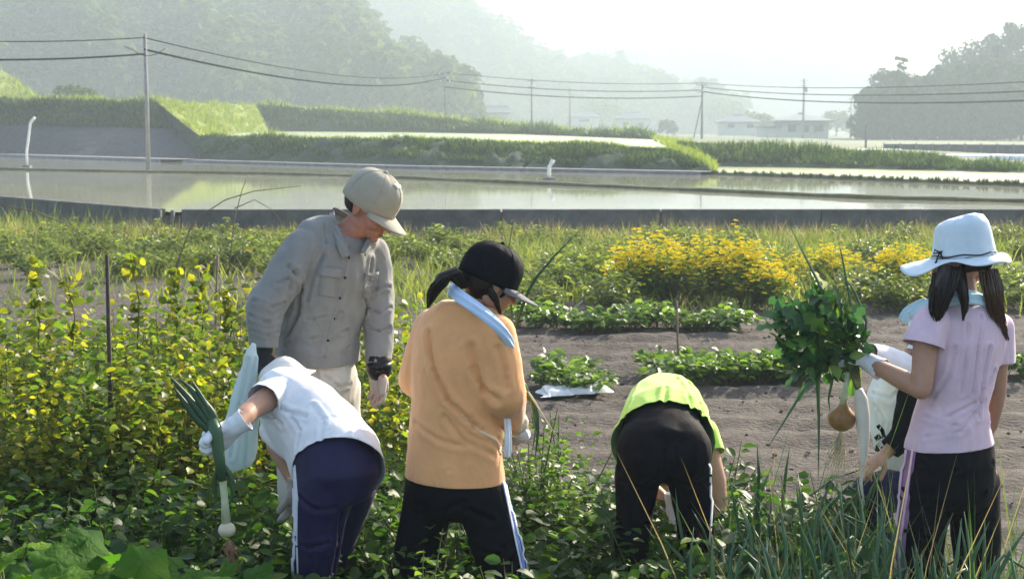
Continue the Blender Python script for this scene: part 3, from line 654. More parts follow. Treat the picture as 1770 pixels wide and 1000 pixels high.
# rows of crops on the soil
G = 'low leafy crops in the soil rows'
crop = [plant_proto('crop_plant', M_crop, 'low leafy crop plant in the far row at the edge of the bare soil', 'vegetable plant', G, 22, .23, .30, 8, .085, .055, up=.3, start=.3) for _ in range(3)]
sp = [(gx(px, 13.9 + .25 * math.sin(px)), 13.9 + .25 * math.sin(px), 1.0 + .1 * math.cos(px)) for px in range(905, 1290, 26)]
sp += [(gx(px, 11.0 + .3 * math.sin(px * 3)), 11.0 + .3 * math.sin(px * 3), random.uniform(.75, 1.05)) for px in range(1140, 1420, 24)]
sp += [(gx(px, D), D, s) for px, D, s in ((958, 10.5, .8), (985, 10.8, 1.1), (1012, 10.4, .9), (1040, 10.7, .6), (1745, 11.2, .8), (1800, 11.0, 1))]
lb = ['low leafy crop plant in the far row at the edge of the bare soil'] * 15 + ['pale green crop plant in the nearer row right of the thin stake'] * 12 + ['crop plant in the small clump beside the white plastic sheet'] * 4 + ['crop plant at the right edge beyond the pink shirt'] * 2
scatter(crop, sp, lb[:len(sp)] + [lb[-1]] * max(0, len(sp) - len(lb)))
G = 'tall weeds beyond the soil'
weed = [plant_proto('weed_plant', M_weed, 'bushy green weed in the strip beyond the soil', 'weed', G, 30, .42, .34, 10, .09, .04) for _ in range(3)]
sp = []; 
for px in list(range(900, 1060, 22)) + list(range(1480, 1800, 26)): D = random.uniform(15, 17.5); sp.append((gx(px, D), D, random.uniform(.8, 1.2)))
for px in range(-20, 480, 24): D = random.uniform(19, 24); sp.append((gx(px, D), D, random.uniform(.7, 1.2)))
for px in range(460, 760, 30): D = random.uniform(15, 22); sp.append((gx(px, D), D, random.uniform(.7, 1.1)))
for _ in range(34): px = random.uniform(900, 1800); D = random.uniform(18, 25); sp.append((gx(px, D), D, random.uniform(.6, 1.1)))
for _ in range(110): px = random.uniform(-30, 1800); D = random.uniform(18.5, 26) if px < 480 else random.uniform(15.5, 26); sp.append((gx(px, D), D, random.uniform(.6, 1.1)))
def weedwhere(x, y):
    px = x / y * FPX + 885
    if px < 480: return ('bushy green weed close to the wall, ' if y > 23 else 'bushy green weed between wall and bean row, ') + ('at the left edge' if px < 130 else 'beyond the dark stake' if px < 260 else 'left of the grey shirt')
    if px < 900: return 'bushy green weed between the grey cap and the black cap'
    if px > 1480: return 'bushy green weed ' + ('far behind' if y > 20 else 'just behind') + ' the pale blue sun hat' + (', at the frame edge' if px > 1720 else '')
    return 'bushy weed just right of the black cap' if y < 17.6 else 'bushy weed above the yellow flowers, near the wall'
scatter(weed, sp, [weedwhere(x, y) for x, y, q in sp])
# bean vines
G = 'yellowing bean vines on the left'
bl = ['bean_plant'] ; bean = [plant_proto('bean_plant', m, 'tall yellowing bean plant in the dense left row', 'bean plant', G, 46, 1.26, .50, 20, .052, .044, nstem=8, lean=.9, base_r=.30, start=.05) for m in (M_bean, M_beang, M_bean, M_beang)]
sp = []
for D, pxs, s in ((7.9, range(-40, 480, 44), .82), (7.4, range(-40, 470, 44), .84), (6.7, range(-60, 440, 48), .86), (6.1, range(-80, 350, 54), .80)):
    for px in pxs: sp.append((gx(px + random.uniform(-14, 14), D), D + random.uniform(-.2, .2), s * random.uniform(.80, 1.14)))
sp = [q for q in sp if not (q[1] < 6.4 and q[0] > gx(360, q[1]))]
nb = len(sp)
for px, D, s in ((640, 7.8, .86), (680, 7.6, .90), (730, 7.3, .84), (650, 6.7, .70), (705, 6.7, .74), (670, 7.1, .80), (480, 7.9, .85), (545, 7.9, .8), (600, 7.9, .85)): sp.append((gx(px, D), D, s))
lbs = [('tall yellowing bean plant, ' if y > 7 else 'green and yellow bean plant, ' if y > 6.4 else 'low green bean plant, ') + ('left of the dark stake' if x / y * FPX + 885 < 160 else 'near the dark stake' if x / y * FPX + 885 < 260 else 'right of the dark stake, near the plastic sack') for x, y, q in sp[:nb]] + ['bright yellow green bean plant between the grey shirt and the orange jacket'] * (len(sp) - nb)
scatter(bean, sp, lbs)
# tall thin shoots above the bean row, each a thing with leaves
G = 'tall shoots standing above the bean row'
for k, (px, D, zt, lab) in enumerate(((60, 7.2, 455, 'leafy shoot standing above the bean row at the far left'), (120, 7.0, 478, 'leafy shoot left of the dark wooden stake'), (232, 7.2, 440, 'leafy shoot right of the dark wooden stake'), (300, 7.4, 470, 'leafy shoot above the middle of the bean row'), (345, 7.5, 455, 'leafy shoot near the right end of the bean row'), (395, 7.4, 500, 'leafy shoot beside the grey sleeve'), (545, 9, 520, 'shoot'), )[:6]):
    p = at(px, zt, D); e = empty('bean_shoot', (p.x, D, .8), lab, 'bean shoot', G); h = p.z - .8
    tube('stem', [(0, 0, 0), (.02, 0, h * .5), (-.02, 0, h)], [.004, .003, .002], M_stem, e, 5)
    n = 42; P = np.stack([rng.normal(size=n) * .015, rng.normal(size=n) * .015, rng.uniform(.15, 1, n) * h], 1); A = rdir(n, .6)
    V, F = leaves(P, A, rng.normal(size=(n, 3)) * .6 + np.array([0, -.3, .7]), rng.uniform(.03, .07, n), .045); o = link('foliage', mesh_np('foliage', V, F), M_bean, e); o['kind'] = 'stuff'
# potato rows
G = 'dark green potato plants in the front rows'
pot = [plant_proto('potato_plant', M_potato, 'dark green potato plant in the front rows', 'potato plant', G, 34, .56, .36, 14, .062, .042, nstem=12, lean=.55, base_r=.1) for _ in range(4)]
sp = []
for D, p0, p1, st, s in ((6.3, 560, 1500, 62, .86), (5.7, -60, 1480, 66, .92), (5.15, -80, 1400, 74, 1.0), (4.6, -80, 1350, 84, 1.05), (4.15, 380, 1300, 90, .98)):
    px = p0
    while px < p1:
        DD = D + random.uniform(-.12, .12); q = px + random.uniform(-12, 12); keep = True; s_ = s * random.uniform(.9, 1.08)
        if D < 5.0 and (440 < q < 1290): s_ *= .82
        if D > 5 and 930 < q < 1050: s_ *= .85
        if D > 6 and q > 1290: keep = False
        if keep: sp.append((gx(q, DD), DD, s_))
        px += st
def potwhere(x, y):
    px = x / y * FPX + 885; row = 'behind' if y > 5.4 else ('beside' if y > 4.8 else 'in front of')
    who = 'the held leek' if px < 440 else 'the navy trousers' if px < 670 else 'the orange top' if px < 960 else 'the lime shirt' if px < 1270 else 'the onion bed'
    if px < 150: who = 'the squash leaves at the left corner'
    return f'dark green potato plant {row} {who}'
scatter(pot, sp, [potwhere(x, y) for x, y, q in sp])
# curly light green weeds in front of the orange jacket
G = 'fine leaved plants at the bottom edge'
fine = [plant_proto('fine_leaved_plant', M_crop, 'fine leaved bright green plant at the bottom edge between the dark trousers', 'plant', G, 60, .62, .24, 11, .034, .022, nstem=10, lean=.8, base_r=.06) for _ in range(2)]
scatter(fine, [(gx(740, 4.35), 4.35, 1.0), (gx(700, 4.25), 4.25, .85), (gx(780, 4.3), 4.3, .8), (gx(560, 4.2), 4.2, .8), (gx(940, 5.9), 5.9, 1.15), (gx(965, 6.1), 6.1, 1.2), (gx(905, 5.9), 5.9, 1.1)],
        ['fine leaved bright green plant at the bottom edge between the dark trousers'] * 3 + ['fine leaved plant at the bottom edge below the navy trousers'] + ['taller fine leaved plant right of the orange jacket hem'] * 3)
# squash with big leaves, bottom left
def big_leaf(seed):
    rr = random.Random(seed); V = [(0, 0, .02)]; n = 30
    for ring, q in ((1, .5), (2, 1.0)):
        for k in range(n):
            a = math.tau * k / n; lob = 1 + .10 * math.cos(5 * a) * (ring == 2) + .04 * math.cos(15 * a) * (ring == 2) + .05 * rr.uniform(-1, 1) * (ring == 2); notch = 1 - .55 * math.exp(-((a - math.pi) / .22) ** 2)
            d = q * lob * notch; V.append((.1 * d * math.cos(a), .1 * d * math.sin(a), .005 * math.cos(5 * a) * q * q - .012 * q * q + .010 * rr.uniform(-1, 1) * q + .008 * math.sin(2 * a + seed) * q))
    F = [(0, 1 + k, 1 + (k + 1) % n) for k in range(n)] + [(1 + k, 1 + n + k, 1 + n + (k + 1) % n, 1 + (k + 1) % n) for k in range(n)]
    me = bpy.data.meshes.new('leaf'); me.from_pydata(V, [], F); me.materials.append(M_squash)
    return me
BL = [big_leaf(i) for i in range(4)]
G = 'big leaved squash plants at the bottom left'
for i, (px, D, zt, n, lab) in enumerate(((10, 3.85, .82, 18, 'big leaved squash plant in the bottom left corner'), (110, 3.8, .78, 18, 'second big leaved squash plant from the left corner'), (205, 3.85, .76, 16, 'big leaved squash plant between the corner and the held leek'), (300, 3.9, .70, 15, 'big leaved squash plant below the held leek'), (385, 3.9, .64, 8, 'smallest squash plant left of the navy trousers'), (-60, 4.2, .72, 10, 'squash plant cut by the left edge'))):
    e = empty('squash_plant', (gx(px, D), D, 0), lab, 'squash plant', G); bm = bmesh.new()
    for k in range(n):
        a = k * 2.4; r = .05 + .19 * math.sqrt((k + .5) / n); q = Vector((math.cos(a) * r, math.sin(a) * r, zt * random.uniform(.78, 1.0) - .35 * r))
        tube_bm(bm, [(q.x * .1, q.y * .1, 0), (q.x * .5, q.y * .5, q.z * .6), tuple(q)], [.006, .005, .004], 5)
        o = link('leaf', BL[k % 4], None, e, True); o.location = q; s = random.uniform(.45, .8); o.scale = (s, s, s); o.rotation_euler = (random.gauss(.25, .3), random.gauss(0, .3), random.gauss(0, 1.2))
    o = bm_obj('stalks', bm, M_stem, e, True); o['kind'] = 'stuff'
# onions on the right
def onion_leaf(seed, L):
    rr = random.Random(seed); bm = bmesh.new(); b = Vector((rr.uniform(-1, 1), rr.uniform(-1, 1), 0)) * L * rr.uniform(.08, .35); kink = rr.random() < .35
    pts = [Vector((0, 0, 0)), Vector((0, 0, L * .3)) + b * .1, Vector((0, 0, L * .6)) + b * .4, Vector((0, 0, L * (.72 if kink else .85))) + b * (1.0 if kink else .75), Vector((0, 0, L * (.55 if kink else 1.0))) + b * (1.9 if kink else 1.15)]
    tube_bm(bm, pts, [.008, .0098, .008, .0055, .0008], 6); me = bpy.data.meshes.new('leaf'); bm.to_mesh(me); bm.free(); me.materials.append(M_onion)
    me.polygons.foreach_set('use_smooth', [True] * len(me.polygons)); return me
OL = [onion_leaf(i, random.uniform(.5, .72)) for i in range(10)]
G = 'onion plants in the right front bed'
spots = []
for D, p0, p1, st in ((5.5, 1300, 1500, 46), (5.1, 1250, 1560, 42), (4.7, 1280, 1800, 40), (4.35, 1230, 1810, 44), (4.0, 1260, 1820, 52)):
    px = p0
    while px < p1: spots.append((px + random.uniform(-14, 14), D + random.uniform(-.12, .12))); px += st
def rowname(D): return 'backmost row' if D > 5.3 else 'second row from the back' if D > 4.9 else 'middle row' if D > 4.55 else 'second row from the front' if D > 4.17 else 'front row'
def lean_(px): return 'below the lime shirt' if px < 1320 else 'below the held greens' if px < 1430 else 'below the white radish' if px < 1530 else 'by the left trouser leg' if px < 1640 else 'by the right trouser leg' if px < 1730 else 'at the frame edge'
for i, (px, D) in enumerate(spots):
    where = 'left of the striped trousers' if px < 1530 else 'near the pink shirt'
    e = empty('onion_plant', (gx(px, D), D, 0), f'onion plant {where}, {rowname(D)}, ' + lean_(px), 'onion plant', G)
    for k in range(random.randint(6, 8)):
        o = link('leaf', random.choice(OL), None, e); s = random.uniform(.8, 1.12) * (.92 if D < 4.2 else 1); o.scale = (s * 1.1, s * 1.1, s)
        o.rotation_euler = (random.gauss(0, .17), random.gauss(0, .17), random.uniform(0, 6.28)); o.location = (random.gauss(0, .012), random.gauss(0, .012), -.02)
n = 900; px = rng.uniform(1250, 1810, n); D = rng.uniform(3.9, 5.6, n)
V, F = blades(np.stack([(px - 885) / FPX * D, D, np.full(n, -.02)], 1), rng.normal(size=(n, 3)) * .22 + np.array([0, 0, 1]), rng.uniform(.3, .68, n), .009, rng.normal(size=(n, 3)) * .22, 3)
tag(link('grass_blades', mesh_np('grass_blades', V, F), M_onionV), 'fine grass growing among the onions', kind='stuff')
n = 130; px = rng.uniform(1250, 1790, n); D = rng.uniform(3.9, 5.2, n)
V, F = blades(np.stack([(px - 885) / FPX * D, D, np.full(n, .0)], 1), rng.normal(size=(n, 3)) * .35 + np.array([0, 0, 1]), rng.uniform(.4, .72, n), .008, rng.normal(size=(n, 3)) * .25, 3)
tag(link('dry_blades', mesh_np('dry_blades', V, F), M_straw), 'dry straw coloured blades among the onions', kind='stuff')
# stakes, plastic sheet, dry branches
M_stake = material('dark_stake', [(.3, (.04, .03, .025)), (.7, (.08, .06, .045))], scale=10, bump=.5)
p = at(183, 440, 6.3); tag(tube('stake', [(p.x + .01, 6.3, -.1), (p.x, 6.3, p.z * .5), (p.x + .005, 6.3, p.z)], [.012, .011, .009], M_stake), 'dark wooden stake standing in the bean row', 'stake')
p = at(1170, 520, 10.9); tag(tube('stake', [(p.x + .03, 10.9, -.1), (p.x + .01, 10.9, p.z * .5), (p.x, 10.9, p.z)], [.009, .009, .008], M_stemb), 'thin pale stake standing in the soil row behind the lime shirt', 'stake')
p = at(1007, 520, 15.5); tag(tube('stake', [(p.x - .15, 15.5, -.05), (p.x, 15.5, p.z)], [.008, .008], M_white), 'thin white leaning stick in the weeds right of the black cap', 'stake')
p = at(372, 440, 12); tag(tube('dry_stalk', [(p.x - .02, 12, 0), (p.x, 12, p.z * .6), (p.x + .02, 12, p.z)], [.010, .008, .012], M_stemb), 'pale dry stalk standing behind the bean row', 'dry stalk')
def drystalk(pix, D, r, label):
    pts = [at(x, y, D + i * .05) for i, (x, y) in enumerate(pix)]; tag(tube('dry_branch', pts, [.55 * r * (1 - .6 * i / len(pts)) for i in range(len(pts))], M_stemb), label, 'dry branch', 'bare dry branches in front of the wall')
drystalk([(300, 470), (335, 380), (390, 345), (440, 330), (519, 321)], 11.5, .011, 'bare dry branch reaching right toward the grey cap')
drystalk([(395, 470), (405, 380), (418, 330), (430, 300)], 11.8, .010, 'upright bare branch left of the grey shirt')
drystalk([(405, 360), (440, 345), (470, 362), (495, 395)], 11.8, .008, 'drooping bare twig left of the grey shirt')
drystalk([(-10, 352), (60, 365), (110, 385), (180, 430)], 9.5, .009, 'arching dry stalk at the left edge below the wall')
M_plastic = material('white_plastic', [(.3, (.55, .55, .54)), (.7, (.72, .72, .72))], scale=8, rough=.35, spec=.5)
nx_, ny_ = 40, 12; a, b = at(932, 690, 10.2), at(1052, 684, 10.4)
V = []
for j in range(ny_):
    for i in range(nx_):
        u, v = i / (nx_ - 1), j / (ny_ - 1); p = a.lerp(b, u); yy = p.y - .16 + .32 * v * (1 + .4 * math.sin(u * 9)); edge = min(u, 1 - u, v, 1 - v) * 8
        V.append((p.x + .03 * math.sin(v * 7 + u * 20), yy, .02 + min(1, edge) * (.035 + .03 * noise.noise((u * 9, v * 4, 1)) + .02 * noise.noise((u * 22, v * 9, 5)))))
F = [(j * nx_ + i, j * nx_ + i + 1, (j + 1) * nx_ + i + 1, (j + 1) * nx_ + i) for j in range(ny_ - 1) for i in range(nx_ - 1)]
tag(link('plastic_sheet', mesh_np('plastic_sheet', V, F), M_plastic, None, True), 'crumpled white plastic sheet lying on the soil', 'plastic sheet')
# clods on the soil
V, F = [], []
bm = bmesh.new()
for i in range(420):
    D = random.uniform(7, 14.3); x = D * random.uniform(-.12, .42); s = random.uniform(.006, .017)
    bmesh.ops.create_icosphere(bm, subdivisions=1, radius=s, matrix=Matrix.Translation((x, D, s * .2)) @ Matrix.Rotation(random.uniform(0, 6), 4, 'Z') @ Matrix.Diagonal((random.uniform(.8, 1.6), 1, random.uniform(.5, .9), 1)))
o = bm_obj('soil_clods', bm, M_soil); tag(o, 'small dry clods scattered on the bare soil', kind='stuff')
# ================================================================== PEOPLE
from mathutils.bvhtree import BVHTree
def cloth(name, col, bump=.25, rough=.85, sheen=.15, var=.1, scale=9):
    m = material(name, [(.3, tuple(x * (1 - var) for x in col)), (.7, tuple(min(1, x * (1 + var)) for x in col))], scale=scale, rough=rough, bump=bump, bump_scale=260, sheen=sheen, spec=.2, dist=.002)
    nt = m.node_tree; b = nt.nodes['Principled BSDF']; old = b.inputs['Normal'].links[0].from_node      # soft creases under the weave
    tc = nt.nodes.new('ShaderNodeTexCoord'); mp = nt.nodes.new('ShaderNodeMapping'); mp.inputs['Scale'].default_value = (1, 1, .55); nt.links.new(tc.outputs['Object'], mp.inputs[0])
    nz = node(nt, 'ShaderNodeTexNoise', Scale=17, Detail=3, Roughness=.5, Distortion=1.2); nz.noise_type = 'RIDGED_MULTIFRACTAL'; nt.links.new(mp.outputs[0], nz.inputs['Vector'])
    bp = node(nt, 'ShaderNodeBump', Strength=.35, Distance=.008); nt.links.new(nz.outputs[0], bp.inputs['Height']); nt.links.new(old.outputs[0], bp.inputs['Normal']); nt.links.new(bp.outputs[0], b.inputs['Normal'])
    return m
M_skin = material('skin', [(.3, (.40, .22, .15)), (.7, (.50, .29, .20))], scale=14, rough=.5, bump=.15, bump_scale=120, dist=.002)
M_skin.node_tree.nodes['Principled BSDF'].inputs['Subsurface Weight'].default_value = .12
M_skin.node_tree.nodes['Principled BSDF'].inputs['Subsurface Radius'].default_value = (.012, .005, .003)
M_skinm = material('weathered_skin', [(.3, (.36, .16, .105)), (.7, (.46, .22, .15))], scale=16, rough=.55, bump=.35, bump_scale=90, dist=.003)
M_black = cloth('black_cloth', (.0045, .005, .008), var=.2, rough=.8, sheen=0)
M_black.node_tree.nodes['Principled BSDF'].inputs['Specular IOR Level'].default_value = .12
M_navy = cloth('navy_track_cloth', (.020, .018, .062), rough=.6, sheen=.05)
M_navy2 = cloth('dark_navy_cloth', (.018, .022, .06))
M_hair = material('black_hair', [(.3, (.006, .005, .0045)), (.7, (.018, .011, .008))], scale=60, rough=.5, spec=.3)
M_grey = cloth('grey_shirt_cloth', (.245, .245, .235)); M_beige = cloth('beige_cloth', (.58, .55, .50)); M_khaki = cloth('khaki_cloth', (.36, .335, .265))
M_orange = cloth('orange_cloth', (.86, .42, .18), sheen=.3); M_pink = cloth('pink_cloth', (.70, .52, .62), sheen=.3)
M_lime = cloth('lime_cloth', (.50, .80, .13), sheen=.3); M_wht = cloth('white_cloth', (.78, .79, .82), sheen=.3)
M_blue = cloth('pale_blue_towel', (.52, .67, .88)); M_hat = cloth('pale_blue_hat_cloth', (.66, .77, .86)); M_cyan = cloth('pale_cyan_cloth', (.50, .70, .78))
M_glove = cloth('white_glove', (.74, .76, .82)); M_gloved = cloth('dark_glove', (.03, .032, .035)); M_gloveb = cloth('greyish_glove', (.42, .36, .31))
M_purple = cloth('purple_stripe', (.32, .16, .30)); M_pst = cloth('pink_stripe', (.72, .50, .64)); M_bst = cloth('blue_stripe', (.25, .35, .75)); M_wst = cloth('white_stripe', (.75, .76, .84))
M_eye = material('eye_white', [(.7, .7, .68)], rough=.2); M_dark = material('dark_detail', [(.012, .012, .014)], rough=.4)

def sph(bm, c, r, rot=None, seg=14):
    r = r if isinstance(r, (tuple, list)) else (r, r, r)
    m = Matrix.Translation(c) @ (rot.to_4x4() if rot else Matrix.Identity(4)) @ Matrix.Diagonal((*r, 1))
    bmesh.ops.create_uvsphere(bm, u_segments=seg, v_segments=max(6, seg // 2 + 1), radius=1, matrix=m)
def limb(bm, pts, radii, seg=12):
    pts = [Vector(p) for p in pts]
    for p, r in zip(pts, radii): sph(bm, p, r, None, seg)
    for i in range(len(pts) - 1):
        if (pts[i + 1] - pts[i]).length > 1e-4: tube_bm(bm, [pts[i], pts[i + 1]], [radii[i], radii[i + 1]], seg)
def rings(bm, rs, seg=22):
    """rs: (centre, wide axis, half width, half depth); closed, smooth in between"""
    out = []
    P = [Vector(r[0]) for r in rs]
    for i, (c_, x, a, b) in enumerate(rs):
        t = (P[min(i + 1, len(P) - 1)] - P[max(i - 1, 0)]).normalized(); x = Vector(x); x = (x - t * x.dot(t)).normalized(); y = t.cross(x)
        out.append([bm.verts.new(P[i] + x * a * math.cos(k * math.tau / seg) + y * b * math.sin(k * math.tau / seg)) for k in range(seg)])
    for u, v in zip(out, out[1:]):
        for k in range(seg): bm.faces.new((u[k], u[(k + 1) % seg], v[(k + 1) % seg], v[k]))
    bm.faces.new(out[0][::-1]); bm.faces.new(out[-1])
def remeshed(name, bm, voxel, smooth=4):
    bmesh.ops.recalc_face_normals(bm, faces=bm.faces[:])
    me = bpy.data.meshes.new('tmp'); bm.to_mesh(me); bm.free()
    o = bpy.data.objects.new('tmp', me); COL.objects.link(o)
    m = o.modifiers.new('r', 'REMESH'); m.mode = 'VOXEL'; m.voxel_size = voxel; m.adaptivity = 0
    if smooth: s = o.modifiers.new('s', 'SMOOTH'); s.factor = .5; s.iterations = smooth
    dg = bpy.context.evaluated_depsgraph_get(); out = bpy.data.meshes.new_from_object(o.evaluated_get(dg)); out.name = name
    bpy.data.objects.remove(o); bpy.data.meshes.remove(me); out.materials.clear(); return out
def tree_of(me):
    return BVHTree.FromPolygons([v.co.copy() for v in me.vertices], [tuple(p.vertices) for p in me.polygons])
CAMP = Vector((0, 0, CAMZ))
def hit(tr, px, py):
    d = (at(px, py, 5) - CAMP).normalized(); h, n, i, ds = tr.ray_cast(CAMP, d); return (h, n)
def sculpt(me, creases=(), amp=.004, freq=(7, 7, 3), seed=0, tr=None, rnd=()):
    """creases: (pixel polyline, width, depth) laid on the surface; amp: soft random folds"""
    n = len(me.vertices); co = np.empty(n * 3, np.float32); me.vertices.foreach_get('co', co); co = co.reshape(-1, 3).astype(float)
    no = np.empty(n * 3, np.float32); me.vertex_normals.foreach_get('vector', no); no = no.reshape(-1, 3).astype(float)
    d = np.zeros(n)
    if creases:
        tr = tr or tree_of(me)
        for line, wd, dp in creases:
            pts = [hit(tr, x, y)[0] for x, y in line]; pts = [np.array(p) for p in pts if p is not None]
            for a, b in zip(pts, pts[1:]):
                if np.linalg.norm(b - a) > .4: continue
                ab = b - a; L = (ab @ ab) + 1e-9; t = np.clip(((co - a) @ ab) / L, 0, 1); ds = np.linalg.norm(co - a - t[:, None] * ab, axis=1)
                g = -np.exp(-(ds / wd) ** 2) + .55 * np.exp(-((ds - 1.9 * wd) / wd) ** 2)
                d = np.where(np.abs(g * dp) > np.abs(d), g * dp, d)
    if amp:
        f = Vector(freq)
        for i in range(n):
            p = Vector((co[i, 0] * f.x + seed, co[i, 1] * f.y, co[i, 2] * f.z)); v = noise.noise(p); w_ = noise.noise(p * 2.3 + Vector((9, 0, 0)))
            d[i] += amp * ((1 - abs(v) * 2.6) * .8 + w_ * .5)
    co += no * d[:, None]; me.vertices.foreach_set('co', co.astype(np.float32).ravel()); me.update()
def cut(me, cuts):
    """cuts: (point, normal, radius) opens the surface beyond the plane near the point"""
    bm = bmesh.new(); bm.from_mesh(me)
    for p, nrm, rad in cuts:
        p, nrm = Vector(p), Vector(nrm).normalized(); tubecut = rad < .13
        def near(f, k=1.0):
            v = f.calc_center_median() - p
            if not tubecut: return v.length < rad * k
            a = v.dot(nrm); return -.03 < a < .22 and (v - nrm * a).length < rad * .92 * k
        fs = [f for f in bm.faces if near(f)]
        geom = fs + list({e for f in fs for e in f.edges}) + list({v for f in fs for v in f.verts})
        bmesh.ops.bisect_plane(bm, geom=geom, plane_co=p, plane_no=nrm)
        kill = [f for f in bm.faces if near(f, 1.05) and (f.calc_center_median() - p).dot(nrm) > 1e-5]
        bmesh.ops.delete(bm, geom=kill, context='FACES')
    # drop loose scraps
    seen, best = set(), []
    for f in bm.faces:
        if f.index in seen: continue
        st, isl = [f], []; seen.add(f.index)
        while st:
            g = st.pop(); isl.append(g)
            for e in g.edges:
                for h in e.link_faces:
                    if h.index not in seen: seen.add(h.index); st.append(h)
        best.append(isl)
    best.sort(key=len)
    for isl in best[:-1]:
        if len(isl) < .3 * len(best[-1]): bmesh.ops.delete(bm, geom=isl, context='FACES')
    bm.to_mesh(me); bm.free()
def garment(name, bm, mat, root, voxel=.008, cuts=(), creases=(), amp=.004, freq=(7, 7, 3), smooth=5, seed=0, thick=.0025):
    me = remeshed(name, bm, voxel, smooth); sculpt(me, creases, amp, freq, seed)
    if cuts: cut(me, cuts)
    o = link(name, me, mat, None, True)
    if cuts: s = o.modifiers.new('thickness', 'SOLIDIFY'); s.thickness = thick; s.offset = 1
    rehang(o, root); o['_tr'] = 0; del o['_tr']; return o
def strip(name, garm, line, wpx, mat, root, off=.003, n=24):
    """a flat band sewn along a pixel line on a garment; wpx half width in photo pixels"""
    tr = tree_of(garm.data); ls = [0]
    for a, b in zip(line, line[1:]): ls.append(ls[-1] + math.hypot(b[0] - a[0], b[1] - a[1]))
    V = []
    for k in range(n + 1):
        s = ls[-1] * k / n; x = float(np.interp(s, ls, [p[0] for p in line])); y = float(np.interp(s, ls, [p[1] for p in line]))
        x2 = float(np.interp(min(s + 3, ls[-1]), ls, [p[0] for p in line])) - float(np.interp(max(s - 3, 0), ls, [p[0] for p in line])); y2 = float(np.interp(min(s + 3, ls[-1]), ls, [p[1] for p in line])) - float(np.interp(max(s - 3, 0), ls, [p[1] for p in line]))
        L = math.hypot(x2, y2) or 1; ox, oy = -y2 / L * wpx, x2 / L * wpx
        row = []
        for sh in (0, 3, -3, 6, -6, 9, -9, 13, -13, 17, -17, 22, -22):
            if hit(tr, x + sh - ox, y - oy)[0] is not None and hit(tr, x + sh + ox, y + oy)[0] is not None: x += sh; break
        for q in (-1, -.33, .33, 1):
            h, nn = hit(tr, x + ox * q, y + oy * q)
            if h is None: row = None; break
            if nn.dot(CAMP - h) < 0: nn = -nn
            row.append(h + nn * off)
        if row: V.append(row)
    if len(V) < 2: print('strip missed', name); return None
    F = [(i * 4 + j, i * 4 + j + 1, i * 4 + j + 5, i * 4 + j + 4) for i in range(len(V) - 1) for j in range(3) if (V[i][j] - V[i + 1][j]).length < .12]
    me = mesh_np(name, [tuple(p) for r in V for p in r], F); o = link(name, me, mat, None, True)
    s = o.modifiers.new('thickness', 'SOLIDIFY'); s.thickness = .0015; s.offset = 1
    rehang(o, root)
    o.parent = garm; o.matrix_parent_inverse = (Matrix.Translation(Vector(root.location)) @ garm.matrix_parent_inverse).inverted() if False else Matrix.Identity(4)
    return o
def basis(f, up=(0, 0, 1)):
    f = Vector(f).normalized(); up = Vector(up); u = (up - f * up.dot(f)).normalized(); r = f.cross(u); return r, f, u
def head(bm, c, f, up=(0, 0, 1), s=1.0, nose=True):
    r, f, u = basis(f, up); c = Vector(c); M = Matrix((r, f, u)).transposed()
    def P(x, y, z): return c + (r * x + f * y + u * z) * s
    def E(x, y, z, a, b, d): sph(bm, P(x, y, z), (a * s, b * s, d * s), M)
    E(0, -.012, .028, .076, .093, .088); E(0, .032, -.012, .064, .062, .088); E(0, .042, -.062, .048, .046, .040); E(0, .072, -.088, .022, .018, .017)
    for q in (-1, 1):
        E(q * .036, .062, -.030, .026, .026, .024)                       # cheek
        E(q * .032, .070, .024, .027, .014, .010)                        # brow
        E(q * .052, .004, -.058, .018, .040, .026)                       # jaw angle
        E(q * .078, -.006, -.006, .008, .017, .030); E(q * .082, -.016, .008, .007, .012, .018)   # ear
    limb(bm, [P(0, .088, .020), P(0, .104, -.010), P(0, .110, -.026)], [.009 * s, .011 * s, .014 * s], 8)
    for q in (-1, 1): sph(bm, P(q * .012, .098, -.028), .0095 * s)
    E(0, .088, -.055, .022, .009, .0055); E(0, .087, -.066, .018, .009, .006)
    return P, M
def neck(bm, a, b, r=.052): limb(bm, [a, b], [r * 1.08, r], 14)
